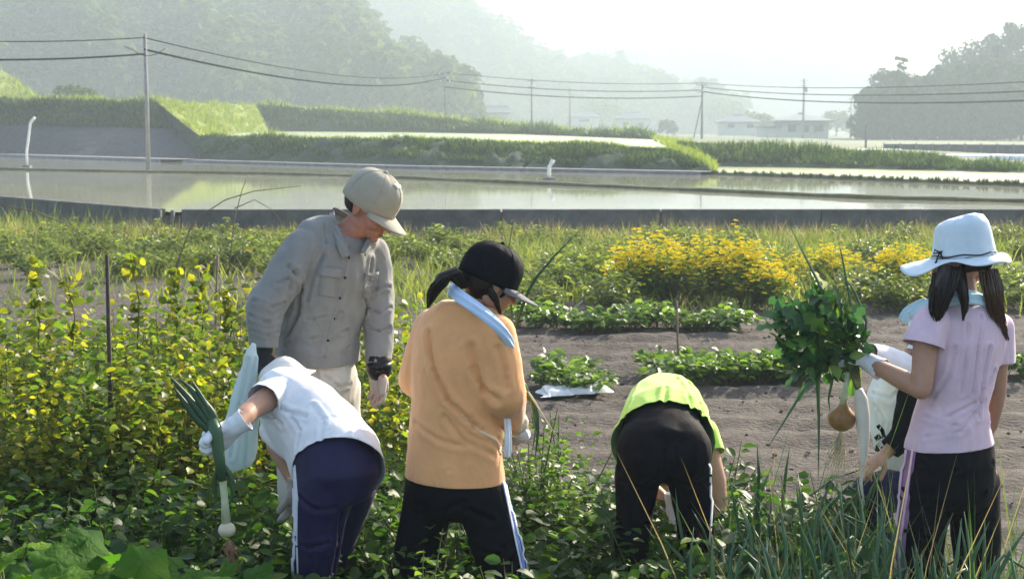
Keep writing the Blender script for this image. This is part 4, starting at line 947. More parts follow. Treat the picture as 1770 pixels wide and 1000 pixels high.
def hand(bm, wrist, d, palm, side, s=1.0, curl=.6, r0=1.0, spread=.12):
    """palm block, four unequal bent fingers, thumb from the side; d = towards the fingers, palm = out of the palm, side = towards the thumb"""
    w = Vector(wrist); d = Vector(d).normalized(); palm = Vector(palm); palm = (palm - d * palm.dot(d)).normalized(); sd_ = Vector(side); sd_ = (sd_ - d * sd_.dot(d) - palm * sd_.dot(palm)).normalized()
    rings(bm, [(w - d * .02 * s, sd_, .026 * s * r0, .020 * s * r0), (w + d * .02 * s, sd_, .031 * s * r0, .019 * s * r0), (w + d * .06 * s, sd_, .041 * s * r0, .017 * s * r0), (w + d * .092 * s, sd_, .040 * s * r0, .014 * s * r0)], 14)
    for k, (o_, L) in enumerate(((.030, .068), (.010, .077), (-.010, .072), (-.029, .056))):
        p = w + d * (.088 - .006 * abs(k - 1)) * s + sd_ * o_ * s; pts = [p - d * .02 * s, p]; a = curl * .55; dd = d + sd_ * (spread * (1.2 - k) * .5)
        for q, fr in enumerate((.45, .32, .23)):
            v = (dd.normalized() * math.cos(a) + palm * math.sin(a)); p = p + v * L * fr * s; pts.append(p); a += curl * (1.1 if q == 0 else .8)
        limb(bm, pts, [.0098 * s * r0, .0102 * s * r0, .0095 * s * r0, .0088 * s * r0, .0075 * s * r0], 8)
    p = w + d * .028 * s + sd_ * .024 * s + palm * .006 * s; v1 = (sd_ * .75 + d * .6 + palm * .25 * (1 + curl)).normalized(); v2 = (sd_ * .25 + d * .85 + palm * .5 * (.4 + curl)).normalized()
    limb(bm, [p, p + v1 * .034 * s, p + v1 * .034 * s + v2 * .03 * s, p + v1 * .034 * s + v2 * .054 * s], [.0155 * s * r0, .0125 * s * r0, .0108 * s * r0, .009 * s * r0], 8)
    return w + d * .09 * s + palm * .03 * s
def cap(root, c, f, up, mat, s=1.0, brim=.075, drop=.42, bmat=None, name='cap', button=True):
    """six panel cap: dome with sunk seams, sweat band edge and a curved brim"""
    r, f, u = basis(f, up); c = Vector(c)
    def P(x, y, z): return c + (r * x + f * y + u * z) * s
    bm = bmesh.new(); n, m = 48, 14; R0 = []
    for j in range(m + 1):
        th = math.pi / 2 * j / m; row = []
        for i in range(n):
            ph = math.tau * i / n; seam = 1 - .022 * math.exp(-((((ph + math.pi / 6) % (math.pi / 3)) - math.pi / 6) / .05) ** 2)
            ca = math.cos(th) ** .78; fr = 1 + .07 * max(0, math.sin(ph)) * math.sin(2 * th)
            row.append(bm.verts.new(P(.086 * ca * math.cos(ph) * seam, (.103 * ca * math.sin(ph) * fr - .008) * seam, 0 + .103 * math.sin(th) ** .92 * seam)))
        R0.append(row)
    low = [bm.verts.new(P(.0865 * math.cos(math.tau * i / n), .1035 * math.sin(math.tau * i / n) - .008, -.026 - .006 * max(0, math.sin(math.tau * i / n)))) for i in range(n)]
    R0.insert(0, low)
    for a, b in zip(R0, R0[1:]):
        for i in range(n): bm.faces.new((a[i], a[(i + 1) % n], b[(i + 1) % n], b[i]))
    o = bm_obj(name, bm, mat, None, True); sm = o.modifiers.new('t', 'SOLIDIFY'); sm.thickness = .003; rehang(o, root)
    V, k, q = [], 22, 8
    for j in range(q + 1):
        t = j / q
        for i in range(k + 1):
            ph = math.pi / 2 + (i / k - .5) * 2.15; l = (i / k - .5) * 2; ext = brim * t * (1 - abs(l) ** 2.6)
            V.append(P(.086 * math.cos(ph), .103 * math.sin(ph) - .008 + ext, -.022 - .010 * 0 - drop * ext - .016 * (l * l) * t - .0))
    F = [(j * (k + 1) + i, j * (k + 1) + i + 1, (j + 1) * (k + 1) + i + 1, (j + 1) * (k + 1) + i) for j in range(q) for i in range(k)]
    b = link('brim', mesh_np('brim', [tuple(v) for v in V], F), bmat or mat, None, True); sm = b.modifiers.new('t', 'SOLIDIFY'); sm.thickness = .004
    b.parent = o; b.matrix_parent_inverse = Matrix.Identity(4)
    bm = bmesh.new()
    for k in range(6):
        ph = math.pi / 6 + k * math.pi / 3; pts = []
        for j in range(0, 11):
            th = math.pi / 2 * j / 10.3; ca = math.cos(th) ** .78; fr = 1 + .07 * max(0, math.sin(ph)) * math.sin(2 * th)
            pts.append(P(.0862 * ca * math.cos(ph), .1033 * ca * math.sin(ph) * fr - .008, .103 * math.sin(th) ** .92 + .0006))
        tube_bm(bm, pts, .0011, 5, False)
    sm_ = bm_obj('seams', bm, mat, None, True); sm_['kind'] = 'stuff'; sm_.parent = o
    if button:
        bm = bmesh.new(); sph(bm, P(0, -.008, .104), .008 * s); bb = bm_obj('button', bm, mat, None, True); bb.parent = o
    return o, P
def hairshell(root, c, f, up, s=1.0, front=.03, low=-.06, name='hair', grow=1.06):
    r, f, u = basis(f, up); c = Vector(c); M = Matrix((r, f, u)).transposed(); bm = bmesh.new()
    sph(bm, c + (f * -.014 + u * .022) * s, (.079 * s * grow, .095 * s * grow, .093 * s * grow), M, 40)
    kill = [v for v in bm.verts if ((v.co - c).dot(f) > front * s and (v.co - c).dot(u) < .06 * s) or (v.co - c).dot(u) < low * s or (abs((v.co - c).dot(r)) > .068 * s and abs((v.co - c).dot(f) + .004 * s) < .022 * s and (v.co - c).dot(u) < .02 * s)]
    bmesh.ops.delete(bm, geom=kill, context='VERTS')
    for v in bm.verts: v.co += (v.co - c).normalized() * .004 * noise.noise(Vector((v.co.x * 60, v.co.y * 60, v.co.z * 12)))
    o = bm_obj(name, bm, M_hair, None, True); sm = o.modifiers.new('t', 'SOLIDIFY'); sm.thickness = .006; rehang(o, root); return o
def strands(root, path, wid, n, name='ponytail', rad=.0028, taper=.35, mat=None, flare=0, seed=0):
    """a lock of hair: n thin strands round a path (list of points), wid = half widths along it"""
    rr = random.Random(seed + 5); bm = bmesh.new(); K = len(path)
    for s_ in range(n):
        a, q = rr.uniform(0, math.tau), math.sqrt(rr.random()); off = Vector((math.cos(a) * q, math.sin(a) * q, 0)); L = rr.uniform(.8, 1.04); pts = []
        for k in range(10):
            t = k / 9 * L * (K - 1); i = min(int(t), K - 2); fr = t - i; p = path[i].lerp(path[i + 1], fr); wv = wid[i] * (1 - fr) + wid[i + 1] * fr
            pts.append(p + Vector((off.x, off.y, .3 * off.x)) * wv * (1 + flare * k / 9) + Vector(noise.noise_vector(Vector((s_ * .7, k * .35, seed)))) * .006)
        tube_bm(bm, pts, [rad * (1 - (1 - taper) * k / 9) for k in range(10)], 4, False)
    # inner body so that the lock is not see-through
    tube_bm(bm, path, [w_ * .72 for w_ in wid], 10)
    o = bm_obj(name, bm, mat or M_hair, None, True); rehang(o, root); return o
def person(px, D, label):
    p = Vector((gx(px, D), D, 0)); e = empty('person', p, label, 'person', 'people working in the field'); return e
def body_done(bm, root, mat=M_skin, voxel=.0055):
    me = remeshed('body', bm, voxel, 3); o = link('body', me, mat, None, True); rehang(o, root); return o
def shoe(root, ankle, toe, mat=M_dark):
    ankle, toe = Vector(ankle), Vector(toe); d = (toe - ankle); d.z = 0; d.normalize(); x = Vector((-d.y, d.x, 0)); b = Vector((ankle.x, ankle.y, .0)); bm = bmesh.new()
    rings(bm, [(b - d * .07 + Vector((0, 0, .05)), x, .03, .045), (b - d * .02 + Vector((0, 0, .06)), x, .04, .06), (b + d * .06 + Vector((0, 0, .045)), x, .045, .045), (b + d * .14 + Vector((0, 0, .032)), x, .046, .032), (b + d * .19 + Vector((0, 0, .025)), x, .026, .022)], 16)
    me = remeshed('boot', bm, .008, 4); o = link('boot', me, mat, None, True); rehang(o, root)
def foot_shell(bm, ankle, d):
    d = Vector(d); d.z = 0; d.normalize(); b = Vector((ankle.x, ankle.y, 0)); limb(bm, [b + Vector((0, 0, .05)) - d * .04, b + Vector((0, 0, .045)) + d * .06, b + Vector((0, 0, .03)) + d * .15], [.032, .032, .02])
def cleanparent(o, garm):
    o.parent = garm
def mid(a, b, t=.5): return Vector(a).lerp(Vector(b), t)
# ---------------------------------------------------------------- woman in pink, seen from behind
D0 = 4.9
def J(px, py, dd=0): return at(px, py, D0 + dd)
X = (.95, .31, 0); f = Vector((-.31, .95, 0))
P1 = person(1640, D0, 'woman in pale pink t-shirt and floppy pale blue sun hat, holding up greens')
hipL, hipR = J(1600, 822, -.02), J(1684, 822, .04); knL, knR = J(1584, 1010, -.02), J(1690, 1010, .05); anL, anR = Vector((knL.x - .02, knL.y - .02, .07)), Vector((knR.x + .02, knR.y, .07))
shL, shR = J(1604, 560, -.07), J(1722, 566, .06); elL, wrL = J(1592, 672, -.12), J(1506, 628, .10); elR, wrR = J(1722, 668, .06), J(1712, 735, .14)
hc = J(1664, 452, .03); hf = Vector((-.72, .66, -.18))
torso = [(J(1641, 868), X, .12, .10), (J(1641, 812), X, .155, .115), (J(1642, 765), X, .148, .11), (J(1648, 700), X, .112, .088), (J(1660, 620), X, .132, .098), (J(1666, 565), X, .155, .085), (J(1668, 528), X, .085, .06)]
bm = bmesh.new(); rings(bm, torso); neck(bm, J(1668, 530, .0), hc + Vector((0, 0, -.07)), .046); head(bm, hc, hf, s=.98)
for sh, el, wr in ((shL, elL, wrL), (shR, elR, wrR)): limb(bm, [sh, mid(sh, el), el, mid(el, wr, .35), wr], [.046, .042, .036, .037, .026])
dL = (J(1468, 606, .16) - wrL); hand(bm, wrL, dL, (-.1, -.3, -1), (.2, -.9, .3), .92, 1.2)
hand(bm, wrR, (-.05, .3, -1), (-1, .2, 0), (0, 1, 0), .92, .5)
for h, k, a in ((hipL, knL, anL), (hipR, knR, anR)): limb(bm, [h, k, mid(k, a, .4), a], [.082, .052, .05, .036]); foot_shell(bm, a, f)
body_done(bm, P1)
bm = bmesh.new(); rings(bm, [(J(1641, 790), X, .170, .125), (J(1641, 765), X, .163, .122), (J(1644, 735), X, .143, .112), (J(1648, 695), X, .124, .102), (J(1656, 645), X, .134, .108), (J(1664, 590), X, .155, .108), (J(1667, 553), X, .162, .092), (J(1668, 528), X, .088, .066)])
limb(bm, [shL + Vector((.012, .01, .0)), shL + Vector((.01, .01, -.02))], [.056, .056]); limb(bm, [shR, mid(shR, elR, .4), mid(shR, elR, .7)], [.058, .062, .064])
limb(bm, [J(1640, 540), J(1700, 545, .03)], [.05, .05])
shirt = garment('t_shirt', bm, M_pink, P1, .007, cuts=[(J(1641, 768), (.05, 0, -1), .24), (mid(shR, elR, .58), elR - shR, .095), (J(1668, 521), (0, 0, 1), .09)],
    creases=[([(1695, 545), (1690, 600), (1680, 680)], .006, .010), ([(1672, 560), (1668, 620), (1662, 680)], .006, .007), ([(1710, 600), (1698, 660), (1690, 720)], .007, .010), ([(1650, 600), (1640, 650), (1612, 690)], .007, .008),
             ([(1718, 640), (1690, 690), (1640, 720)], .007, .008), ([(1600, 720), (1650, 735), (1710, 722)], .007, .007), ([(1700, 690), (1660, 745), (1600, 755)], .007, .006)], amp=.0035, freq=(16, 16, 4), seed=1, smooth=9)
bm = bmesh.new(); limb(bm, [shL + Vector((.014, .0, .004)), mid(shL, elL, .30) + Vector((-.008, -.004, 0)), mid(shL, elL, .55) + Vector((-.014, -.006, 0))], [.061, .069, .074])
sl = garment('sleeve', bm, M_pink, P1, .006, cuts=[(mid(shL, elL, .34), (elL - shL) + Vector((-.03, 0, 0)), .12)], amp=.003, freq=(16, 16, 6), seed=3, smooth=4)
bm = bmesh.new(); rings(bm, [(J(1641, 755), X, .150, .112), (J(1641, 785), X, .166, .125), (J(1640, 830), X, .172, .13), (J(1639, 862), X, .165, .12), (J(1638, 880), X, .10, .09)])
for h, k, a, q in ((hipL, knL, anL, -1), (hipR, knR, anR, 1)): limb(bm, [h + Vector((q * -.004, 0, -.02)), mid(h, k, .45), k, mid(k, a), a + Vector((0, 0, .04))], [.092, .086, .076, .076, .074])
tr1 = garment('trousers', bm, M_black, P1, .009, cuts=[(J(1641, 759), (0, 0, 1), .26)] + [(a + Vector((0, 0, .02)), (0, 0, -1), .12) for a in (anL, anR)],
    creases=[([(1560, 850), (1620, 870), (1700, 852)], .008, .008), ([(1640, 830), (1642, 900), (1640, 980)], .010, .012), ([(1590, 800), (1650, 812), (1715, 800)], .007, .006), ([(1570, 910), (1600, 930), (1630, 920)], .008, .008), ([(1660, 900), (1690, 915), (1715, 900)], .008, .007)], amp=.004, freq=(8, 8, 6), seed=2, smooth=16)
strip('side_stripe', tr1, [(1573, 775), (1563, 850), (1553, 920), (1548, 995)], 9, M_purple, P1)
strip('side_stripe', tr1, [(1566, 777), (1557, 850), (1547, 920), (1541, 990)], 1.8, M_pst, P1, .006); strip('side_stripe', tr1, [(1580, 776), (1570, 850), (1560, 920), (1555, 995)], 1.8, M_pst, P1, .006)
# glove on the raised left hand
def glove(root, wr, d, palm, side, s, curl, mat, cuff, name='glove', r0=1.28):
    bm = bmesh.new(); hand(bm, wr, d, palm, side, s, curl, r0); d = Vector(d).normalized()
    limb(bm, [wr - d * cuff, wr - d * cuff * .4, wr + d * .01], [.040, .034, .032])
    o = garment(name, bm, mat, root, .0042, cuts=[(wr - d * cuff, -d, .07)], amp=.0014, freq=(30, 30, 30), smooth=2); return o
glove(P1, wrL, dL, (-.1, -.3, -1), (.2, -.9, .3), .92, 1.15, M_glove, .045)
hairshell(P1, hc, hf, (0, 0, 1), .98, low=-.045)
strands(P1, [J(1638, 468, -.06), J(1630, 500, -.11), J(1622, 535, -.125), J(1618, 562, -.12)], [.050, .046, .030, .005], 130, 'hair_bunch', flare=.1, seed=1)
strands(P1, [J(1658, 470, -.06), J(1664, 500, -.115), J(1668, 530, -.12), J(1665, 552, -.12)], [.022, .018, .011, .003], 50, 'hair_lock', seed=7)
strands(P1, [J(1708, 468, -.04), J(1716, 500, -.06), J(1721, 540, -.06), J(1740, 584, -.03)], [.030, .032, .025, .005], 100, 'hair_bunch', mat=material('brown_lit_hair', [(.3, (.03, .014, .008)), (.7, (.10, .042, .022))], scale=60, rough=.35, spec=.6), flare=.1, seed=3)  # right bunch: lit version of the black hair, light put into the colour
# towel round the neck
def towel(root, pts, wd, mat, name='neck_towel', seed=0):
    """a folded cloth band laid along pts [(point, outward)]"""
    V = []; n = len(pts)
    for i, (p, o_) in enumerate(pts):
        t = (pts[min(i + 1, n - 1)][0] - pts[max(i - 1, 0)][0]).normalized(); o_ = Vector(o_); o_ = (o_ - t * o_.dot(t)).normalized(); x = t.cross(o_)
        for k in range(9):
            u = k / 8 * 2 - 1; V.append(tuple(p + x * u * wd + o_ * (.012 * math.cos(u * 1.4) + .005 * math.sin(u * 7 + i * .9 + seed))))
    F = [(i * 9 + k, i * 9 + k + 1, i * 9 + k + 10, i * 9 + k + 9) for i in range(n - 1) for k in range(8)]
    o = link(name, mesh_np(name, V, F), mat, None, True); s = o.modifiers.new('t', 'SOLIDIFY'); s.thickness = .008; s2 = o.modifiers.new('s', 'SUBSURF'); s2.levels = 1; s2.render_levels = 1; rehang(o, root); return o
towel(P1, [(J(1574, 548, .02), (-1, -.4, .4)), (J(1600, 528, -.03), (-.5, -.8, .6)), (J(1640, 515, -.075), (0, -1, .5)), (J(1680, 512, -.08), (.1, -1, .5)), (J(1706, 520, -.03), (.7, -.6, .5)), (J(1724, 538, .04), (1, -.1, .4))], .028, M_cyan)
towel(P1, [(J(1606, 522, .06), (-.6, -.5, .6)), (J(1584, 532, .06), (-.8, -.5, .5)), (J(1566, 540, .07), (-1, -.4, .3)), (J(1560, 556, .08), (-1, -.4, 0))], .03, M_cyan, 'towel_end', 2)
# floppy hat
r_, f_, u_ = basis((-.80, .58, -.10), (.02, -.05, 1)); hcb = J(1666, 436, .03)
def HP(x, y, z): return hcb + r_ * x + f_ * y + u_ * z
bm = bmesh.new(); n = 56; prof = [(.045, .124), (.070, .116), (.085, .098), (.092, .07), (.098, .03), (.102, .0), (.104, -.015)]; RR = []
top = bm.verts.new(HP(0, 0, .128))
for j, (rd, z) in enumerate(prof):
    RR.append([bm.verts.new(HP(rd * .95 * math.cos(a), rd * 1.06 * math.sin(a), z + .011 * noise.noise(Vector((math.cos(a) * 2.2, math.sin(a) * 2.2, z * 24))) - .010 * math.sin(a) * (z > .1))) for a in [math.tau * i / n for i in range(n)]])
for i in range(n): bm.faces.new((top, RR[0][i], RR[0][(i + 1) % n]))
for a, b in zip(RR, RR[1:]):
    for i in range(n): bm.faces.new((a[i], b[i], b[(i + 1) % n], a[(i + 1) % n]))
hat = bm_obj('sun_hat', bm, M_hat, None, True); s = hat.modifiers.new('t', 'SOLIDIFY'); s.thickness = .003; rehang(hat, P1)
V = []; m_ = 9
for j in range(m_ + 1):
    t = j / m_
    for i in range(n):
        a = math.tau * i / n; fr = max(0, math.sin(a)); ext = t * (.042 + .070 * fr ** 1.0); rd = .104 + ext
        zz = -.015 - ext * (.50 - .22 * fr) - .010 * t * math.sin(a * 3 + 1) - .009 * t * math.sin(a * 5 + 2) + .003 * noise.noise(Vector((a * 3, t * 4, 0)))
        V.append(tuple(HP(rd * .95 * math.cos(a), (.104 * 1.06 + ext) * math.sin(a), zz)))
F = [(j * n + i, j * n + (i + 1) % n, (j + 1) * n + (i + 1) % n, (j + 1) * n + i) for j in range(m_) for i in range(n)]
b = link('brim', mesh_np('brim', V, F), M_hat, None, True); s = b.modifiers.new('t', 'SOLIDIFY'); s.thickness = .003; b.parent = hat
bm = bmesh.new(); tube_bm(bm, [HP(.1 * math.cos(a) * .99, .109 * math.sin(a), -.004 + .003 * math.sin(a * 6)) for a in [math.tau * i / 40 for i in range(41)]], .0026, 6); o = bm_obj('cord', bm, M_dark, None, True); o.parent = hat
q = J(1613, 440, -.10); q = HP(-.075, .07, -.012) if False else q
tr_h = tree_of(hat.data); h0 = hit(tr_h, 1624, 436)[0] or q; h0 = h0 + (CAMP - h0).normalized() * .008
bm = bmesh.new()
for pts in ([(0, 0, 0), (-.018, -.004, .010), (-.022, -.004, -.004), (0, 0, 0)], [(0, 0, 0), (.016, -.004, .008), (.018, -.004, -.006), (0, 0, 0)], [(0, 0, 0), (-.008, -.006, -.016), (-.014, -.010, -.034)], [(0, 0, 0), (.008, -.006, -.014), (.010, -.010, -.028)]): tube_bm(bm, [h0 + Vector(p) for p in pts], .0028, 6)
sph(bm, h0, .005); sph(bm, h0 + Vector((-.014, -.010, -.034)), .005); sph(bm, h0 + Vector((.010, -.010, -.028)), .005); o = bm_obj('bow', bm, M_dark, None, True); o.parent = hat

# ---------------------------------------------------------------- woman in orange
D0 = 4.95
X = (.86, -.50, 0); f = Vector((.50, .86, 0))
P2 = person(790, D0, 'woman in orange top and black cap with a light blue neck towel')
hipL, hipR = J(745, 842, .05), J(828, 846, -.05); knL, knR = J(712, 1010, .02), J(880, 1010, -.06); anL, anR = Vector((knL.x - .03, knL.y - .03, .07)), Vector((knR.x + .05, knR.y + .0, .07))
shL, shR = J(748, 566, .09), J(856, 578, -.09); elL, wrL = J(722, 655, .12), J(800, 700, .34); elR, wrR = J(872, 682, -.10), J(884, 728, .10)
hc = J(848, 490, .02); hf = Vector((.80, .38, -.42))
torso = [(J(787, 880), X, .12, .10), (J(787, 838), X, .16, .12), (J(787, 780), X, .15, .115), (J(788, 710), X, .13, .105), (J(795, 630), X, .15, .11), (J(803, 575), X, .165, .10), (J(808, 532), X, .09, .07)]
bm = bmesh.new(); rings(bm, torso); neck(bm, J(808, 540, .0), hc + Vector((-.02, 0, -.055)), .048); head(bm, hc, hf, s=.97)
for sh, el, wr in ((shL, elL, wrL), (shR, elR, wrR)): limb(bm, [sh, mid(sh, el), el, wr], [.048, .044, .038, .026])
hand(bm, wrR, (.2, .6, -.6), (.2, .2, 1), (-.8, .3, .1), .9, .9); hand(bm, wrL, (.8, .3, -.3), (0, .1, 1), (.2, .9, .2), .9, .9)
for h, k, a in ((hipL, knL, anL), (hipR, knR, anR)): limb(bm, [h, k, mid(k, a, .4), a], [.085, .055, .05, .036]); foot_shell(bm, a, f)
body_done(bm, P2)
bm = bmesh.new(); rings(bm, [(J(786, 850), X, .190, .140), (J(786, 820), X, .188, .138), (J(785, 770), X, .176, .128), (J(786, 710), X, .168, .122), (J(792, 640), X, .176, .125), (J(800, 590), X, .186, .12), (J(805, 556), X, .168, .10), (J(808, 524), X, .092, .075)])
limb(bm, [shL, mid(shL, elL), elL, mid(elL, wrL, .5), wrL], [.068, .072, .070, .062, .05]); limb(bm, [shR, mid(shR, elR, .5), elR, mid(elR, wrR, .6), wrR + Vector((0, 0, 0))], [.070, .076, .074, .058, .046])
jk = garment('orange_top', bm, M_orange, P2, .0075, cuts=[(J(786, 826), (0, 0, -1), .30), (wrL, wrL - elL, .085), (wrR, wrR - elR, .06), (J(812, 518), (.1, .1, 1), .09)],
    creases=[([(815, 600), (822, 640), (838, 672), (858, 690)], 0.0140, 0.0120), ([(742, 575), (752, 640), (775, 690), (820, 735), (862, 760)], 0.0100, 0.0144),
             ([(860, 600), (872, 640), (876, 670)], 0.0100, 0.0080),
             ([(720, 730), (760, 760), (800, 770)], 0.0100, 0.0056), ([(770, 720), (800, 760), (850, 785)], 0.0100, 0.0064), ([(705, 790), (780, 812), (872, 806)], 0.0063, 0.0032)], amp=.0035, freq=(7, 7, 4), seed=5, smooth=9)
# pale piping along the raglan seam
M_pipe = cloth('pale_piping', (.82, .62, .42)); strip('piping', jk, [(798, 716), (830, 745), (858, 760), (868, 785)], 2.0, M_pipe, P2, .003)
bm = bmesh.new(); rings(bm, [(J(787, 800), X, .165, .125), (J(787, 840), X, .180, .135), (J(787, 868), X, .172, .13), (J(787, 888), X, .11, .10)])
for h, k, a, q in ((hipL, knL, anL, -1), (hipR, knR, anR, 1)): limb(bm, [h, mid(h, k, .5), k, mid(k, a), a + Vector((0, 0, .04))], [.094, .088, .080, .08, .078])
tr2 = garment('trousers', bm, M_black, P2, .009, cuts=[(J(787, 806), (0, 0, 1), .26)] + [(a + Vector((0, 0, .02)), (0, 0, -1), .12) for a in (anL, anR)],
    creases=[([(720, 870), (770, 880), (800, 866)], .010, .008), ([(810, 880), (850, 900), (890, 880)], .010, .008), ([(820, 940), (860, 960), (900, 940)], .01, .009)], amp=.004, freq=(8, 8, 6), seed=6, smooth=16)
strip('side_stripe', tr2, [(872, 832), (884, 890), (898, 950), (908, 998)], 2.4, M_bst, P2); strip('side_stripe', tr2, [(868, 832), (880, 890), (893, 950), (903, 998)], 1.3, M_wst, P2, .005); strip('side_stripe', tr2, [(877, 832), (889, 890), (903, 950), (913, 998)], 1.3, M_wst, P2, .005)
cp, CPt = cap(P2, hc + Vector((0, 0, .035)) + hf.normalized() * .008, (.93, .16, -.40), (.28, .05, 1), M_black, 1.08, brim=.085, drop=.22, bmat=cloth('grey_brim', (.16, .16, .17)))
hairshell(P2, hc, hf, (.2, 0, 1), .99, front=.045, low=-.075)
strands(P2, [hc + Vector((-.085, -.05, -.005)), J(784, 470, -.05), J(766, 482, -.06), J(752, 502, -.06), J(741, 528, -.05)], [.016, .032, .036, .028, .005], 150, 'ponytail', seed=2, flare=.1)
strands(P2, [J(845, 500, -.09), J(858, 520, -.075), J(866, 545, -.05)], [.014, .010, .003], 30, 'hair_lock', seed=4)
towel(P2, [(J(782, 492, .06), (-.8, .2, .6)), (J(782, 502, -.04), (-.6, -.8, .6)), (J(796, 514, -.10), (0, -1, .5)), (J(822, 532, -.145), (.1, -1, .5)), (J(850, 553, -.17), (.3, -1, .5)), (J(872, 574, -.17), (.6, -1, .4)), (J(886, 598, -.13), (1, -.6, .3)), (J(890, 625, -.06), (1, -.3, .1))], .024, M_blue)
glove(P2, wrR, (.25, .4, -.8), (.2, .6, .4), (-.6, .5, .1), .9, .9, M_glove, .05)
glove(P2, wrL, (.8, .1, -.4), (0, .1, 1), (.2, .9, .2), .9, .9, M_glove, .05)
# white cord with a tag hanging at the hem
towel(P2, [(J(874, 700, -.06), (.2, -1, .2)), (J(877, 730, -.10), (.2, -1, 0)), (J(878, 765, -.11), (.2, -1, 0)), (J(876, 792, -.11), (.2, -1, 0))], .013, M_wht, 'white_rag', 1)

# ---------------------------------------------------------------- man in grey
D0 = 5.8
X = (.70, .71, 0); f = Vector((.71, -.70, 0))
P3 = person(550, D0, 'man in grey work shirt and khaki cap leaning forward, looking down')
hipA, hipB = J(520, 672, -.08), J(582, 672, .08); knA, knB = J(518, 850, -.10), J(590, 850, .08); anA, anB = Vector((knA.x, knA.y, .08)), Vector((knB.x, knB.y, .08))
shA, shB = J(524, 424, -.13), J(646, 440, .12); elA, wrA = J(457, 532, -.24), J(456, 600, -.26); elB, wrB = J(655, 545, .08), J(655, 630, .0)
hc = J(640, 358, .0); hf = Vector((.80, -.40, -.56))
torso = [(J(550, 705), X, .11, .10), (J(550, 660), X, .15, .115), (J(552, 600), X, .145, .115), (J(562, 530), X, .15, .115), (J(578, 460), X, .17, .115), (J(586, 425), X, .175, .10), (J(596, 395), X, .085, .07)]
bm = bmesh.new(); rings(bm, torso); neck(bm, J(598, 408, .0), hc + Vector((-.02, 0, -.05)), .056); HPm, HM = head(bm, hc, hf, (.1, 0, 1), s=1.12)
for sh, el, wr in ((shA, elA, wrA), (shB, elB, wrB)): limb(bm, [sh, mid(sh, el), el, wr], [.055, .05, .042, .030])
hand(bm, wrA, (.05, -.05, -1), (.7, .7, 0), (.7, -.7, 0), 1.0, .9); hand(bm, wrB, (0, 0, -1), (-.7, -.7, 0), (.7, -.6, 0), 1.0, .35)
for h, k, a in ((hipA, knA, anA), (hipB, knB, anB)): limb(bm, [h, k, mid(k, a, .4), a], [.088, .058, .055, .04]); foot_shell(bm, a, f)
body_done(bm, P3, M_skinm, .005)
for q in (-1, 1):
    bm = bmesh.new(); sph(bm, HPm(q * .031, .078, .006), .0125); o = bm_obj('eye', bm, M_eye, None, True); rehang(o, P3)
    bm = bmesh.new(); sph(bm, HPm(q * .031, .0885, .005), .0045); o2 = bm_obj('pupil', bm, M_dark, None, True); o2.parent = o
bm = bmesh.new(); limb(bm, [HPm(-.019, .092, -.0605), HPm(0, .0975, -.060), HPm(.019, .092, -.0605)], [.0015, .0028, .0015], 6); o = bm_obj('mouth', bm, material('lips', [(.22, .07, .055)], rough=.5), None, True); rehang(o, P3)
bm = bmesh.new(); rings(bm, [(J(548, 650), X, .192, .150), (J(548, 620), X, .188, .146), (J(551, 575), X, .178, .140), (J(562, 520), X, .182, .138), (J(576, 465), X, .192, .136), (J(585, 428), X, .19, .115), (J(594, 402), X, .10, .085)])
limb(bm, [shA, mid(shA, elA), elA, mid(elA, wrA, .5), wrA], [.066, .074, .072, .062, .054]); limb(bm, [shB, mid(shB, elB), elB, mid(elB, wrB, .6), wrB], [.068, .070, .064, .056, .050])
limb(bm, [J(538, 404, -.09), J(560, 396, -.05), J(630, 418, .06)], [.056, .058, .055])
shm = garment('work_shirt', bm, M_grey, P3, .0075, cuts=[(J(548, 626), (0, 0, -1), .30), (wrA - Vector((0, 0, .0)), wrA - elA, .09), (wrB, wrB - elB, .085), (J(604, 392), (.15, -.1, 1), .085)],
    creases=[([(508, 470), (520, 500), (516, 540), (498, 580)], .010, .018), ([(560, 440), (540, 480), (530, 520)], .009, .009), ([(500, 545), (540, 552), (590, 540)], .007, .008), ([(490, 575), (540, 585), (600, 570)], .007, .008), ([(495, 600), (550, 610), (605, 598)], .006, .006),
             ([(440, 520), (470, 530), (490, 522)], .007, .010), ([(435, 545), (462, 556), (484, 548)], .007, .010), ([(436, 570), (460, 578), (480, 572)], .006, .008), ([(480, 430), (500, 460), (502, 500)], .009, .009), ([(560, 390), (563, 420), (556, 450)], .006, .008),
             ([(635, 480), (650, 500), (672, 495)], .007, .010), ([(635, 530), (655, 540), (675, 530)], .007, .010), ([(638, 565), (655, 572), (672, 566)], .006, .010), ([(640, 450), (628, 500), (632, 540)], .009, .014), ([(600, 430), (592, 500), (575, 560), (560, 615)], .004, .005), ([(455, 470), (480, 490), (500, 480)], .008, .007)], amp=.0065, freq=(11, 11, 7), seed=11, smooth=9)
strip('placket', shm, [(606, 425), (599, 470), (586, 520), (570, 575), (560, 618)], 4, M_grey, P3, .002)
trm = tree_of(shm.data)
for y in (445, 480, 515, 550, 588):
    x = interp([(425, 606), (470, 599), (520, 586), (575, 570), (618, 560)], y) if False else float(np.interp(y, [425, 470, 520, 575, 618], [606, 599, 586, 570, 560]))
    h, nn = hit(trm, x, y)
    if h: bm = bmesh.new(); sph(bm, h + (CAMP - h).normalized() * .006, (.006, .003, .006)); o = bm_obj('button', bm, M_dark, None, True); o.parent = shm
strip('pocket', shm, [(570, 470), (569, 485), (566, 512)], 16, M_grey, P3, .004); strip('pocket_flap', shm, [(571, 462), (570, 470), (569, 478)], 18, M_grey, P3, .010, 8)
strip('pocket', shm, [(640, 478), (640, 492), (637, 515)], 12, M_grey, P3, .004); strip('pocket_flap', shm, [(641, 470), (641, 478), (640, 485)], 13, M_grey, P3, .010, 8)
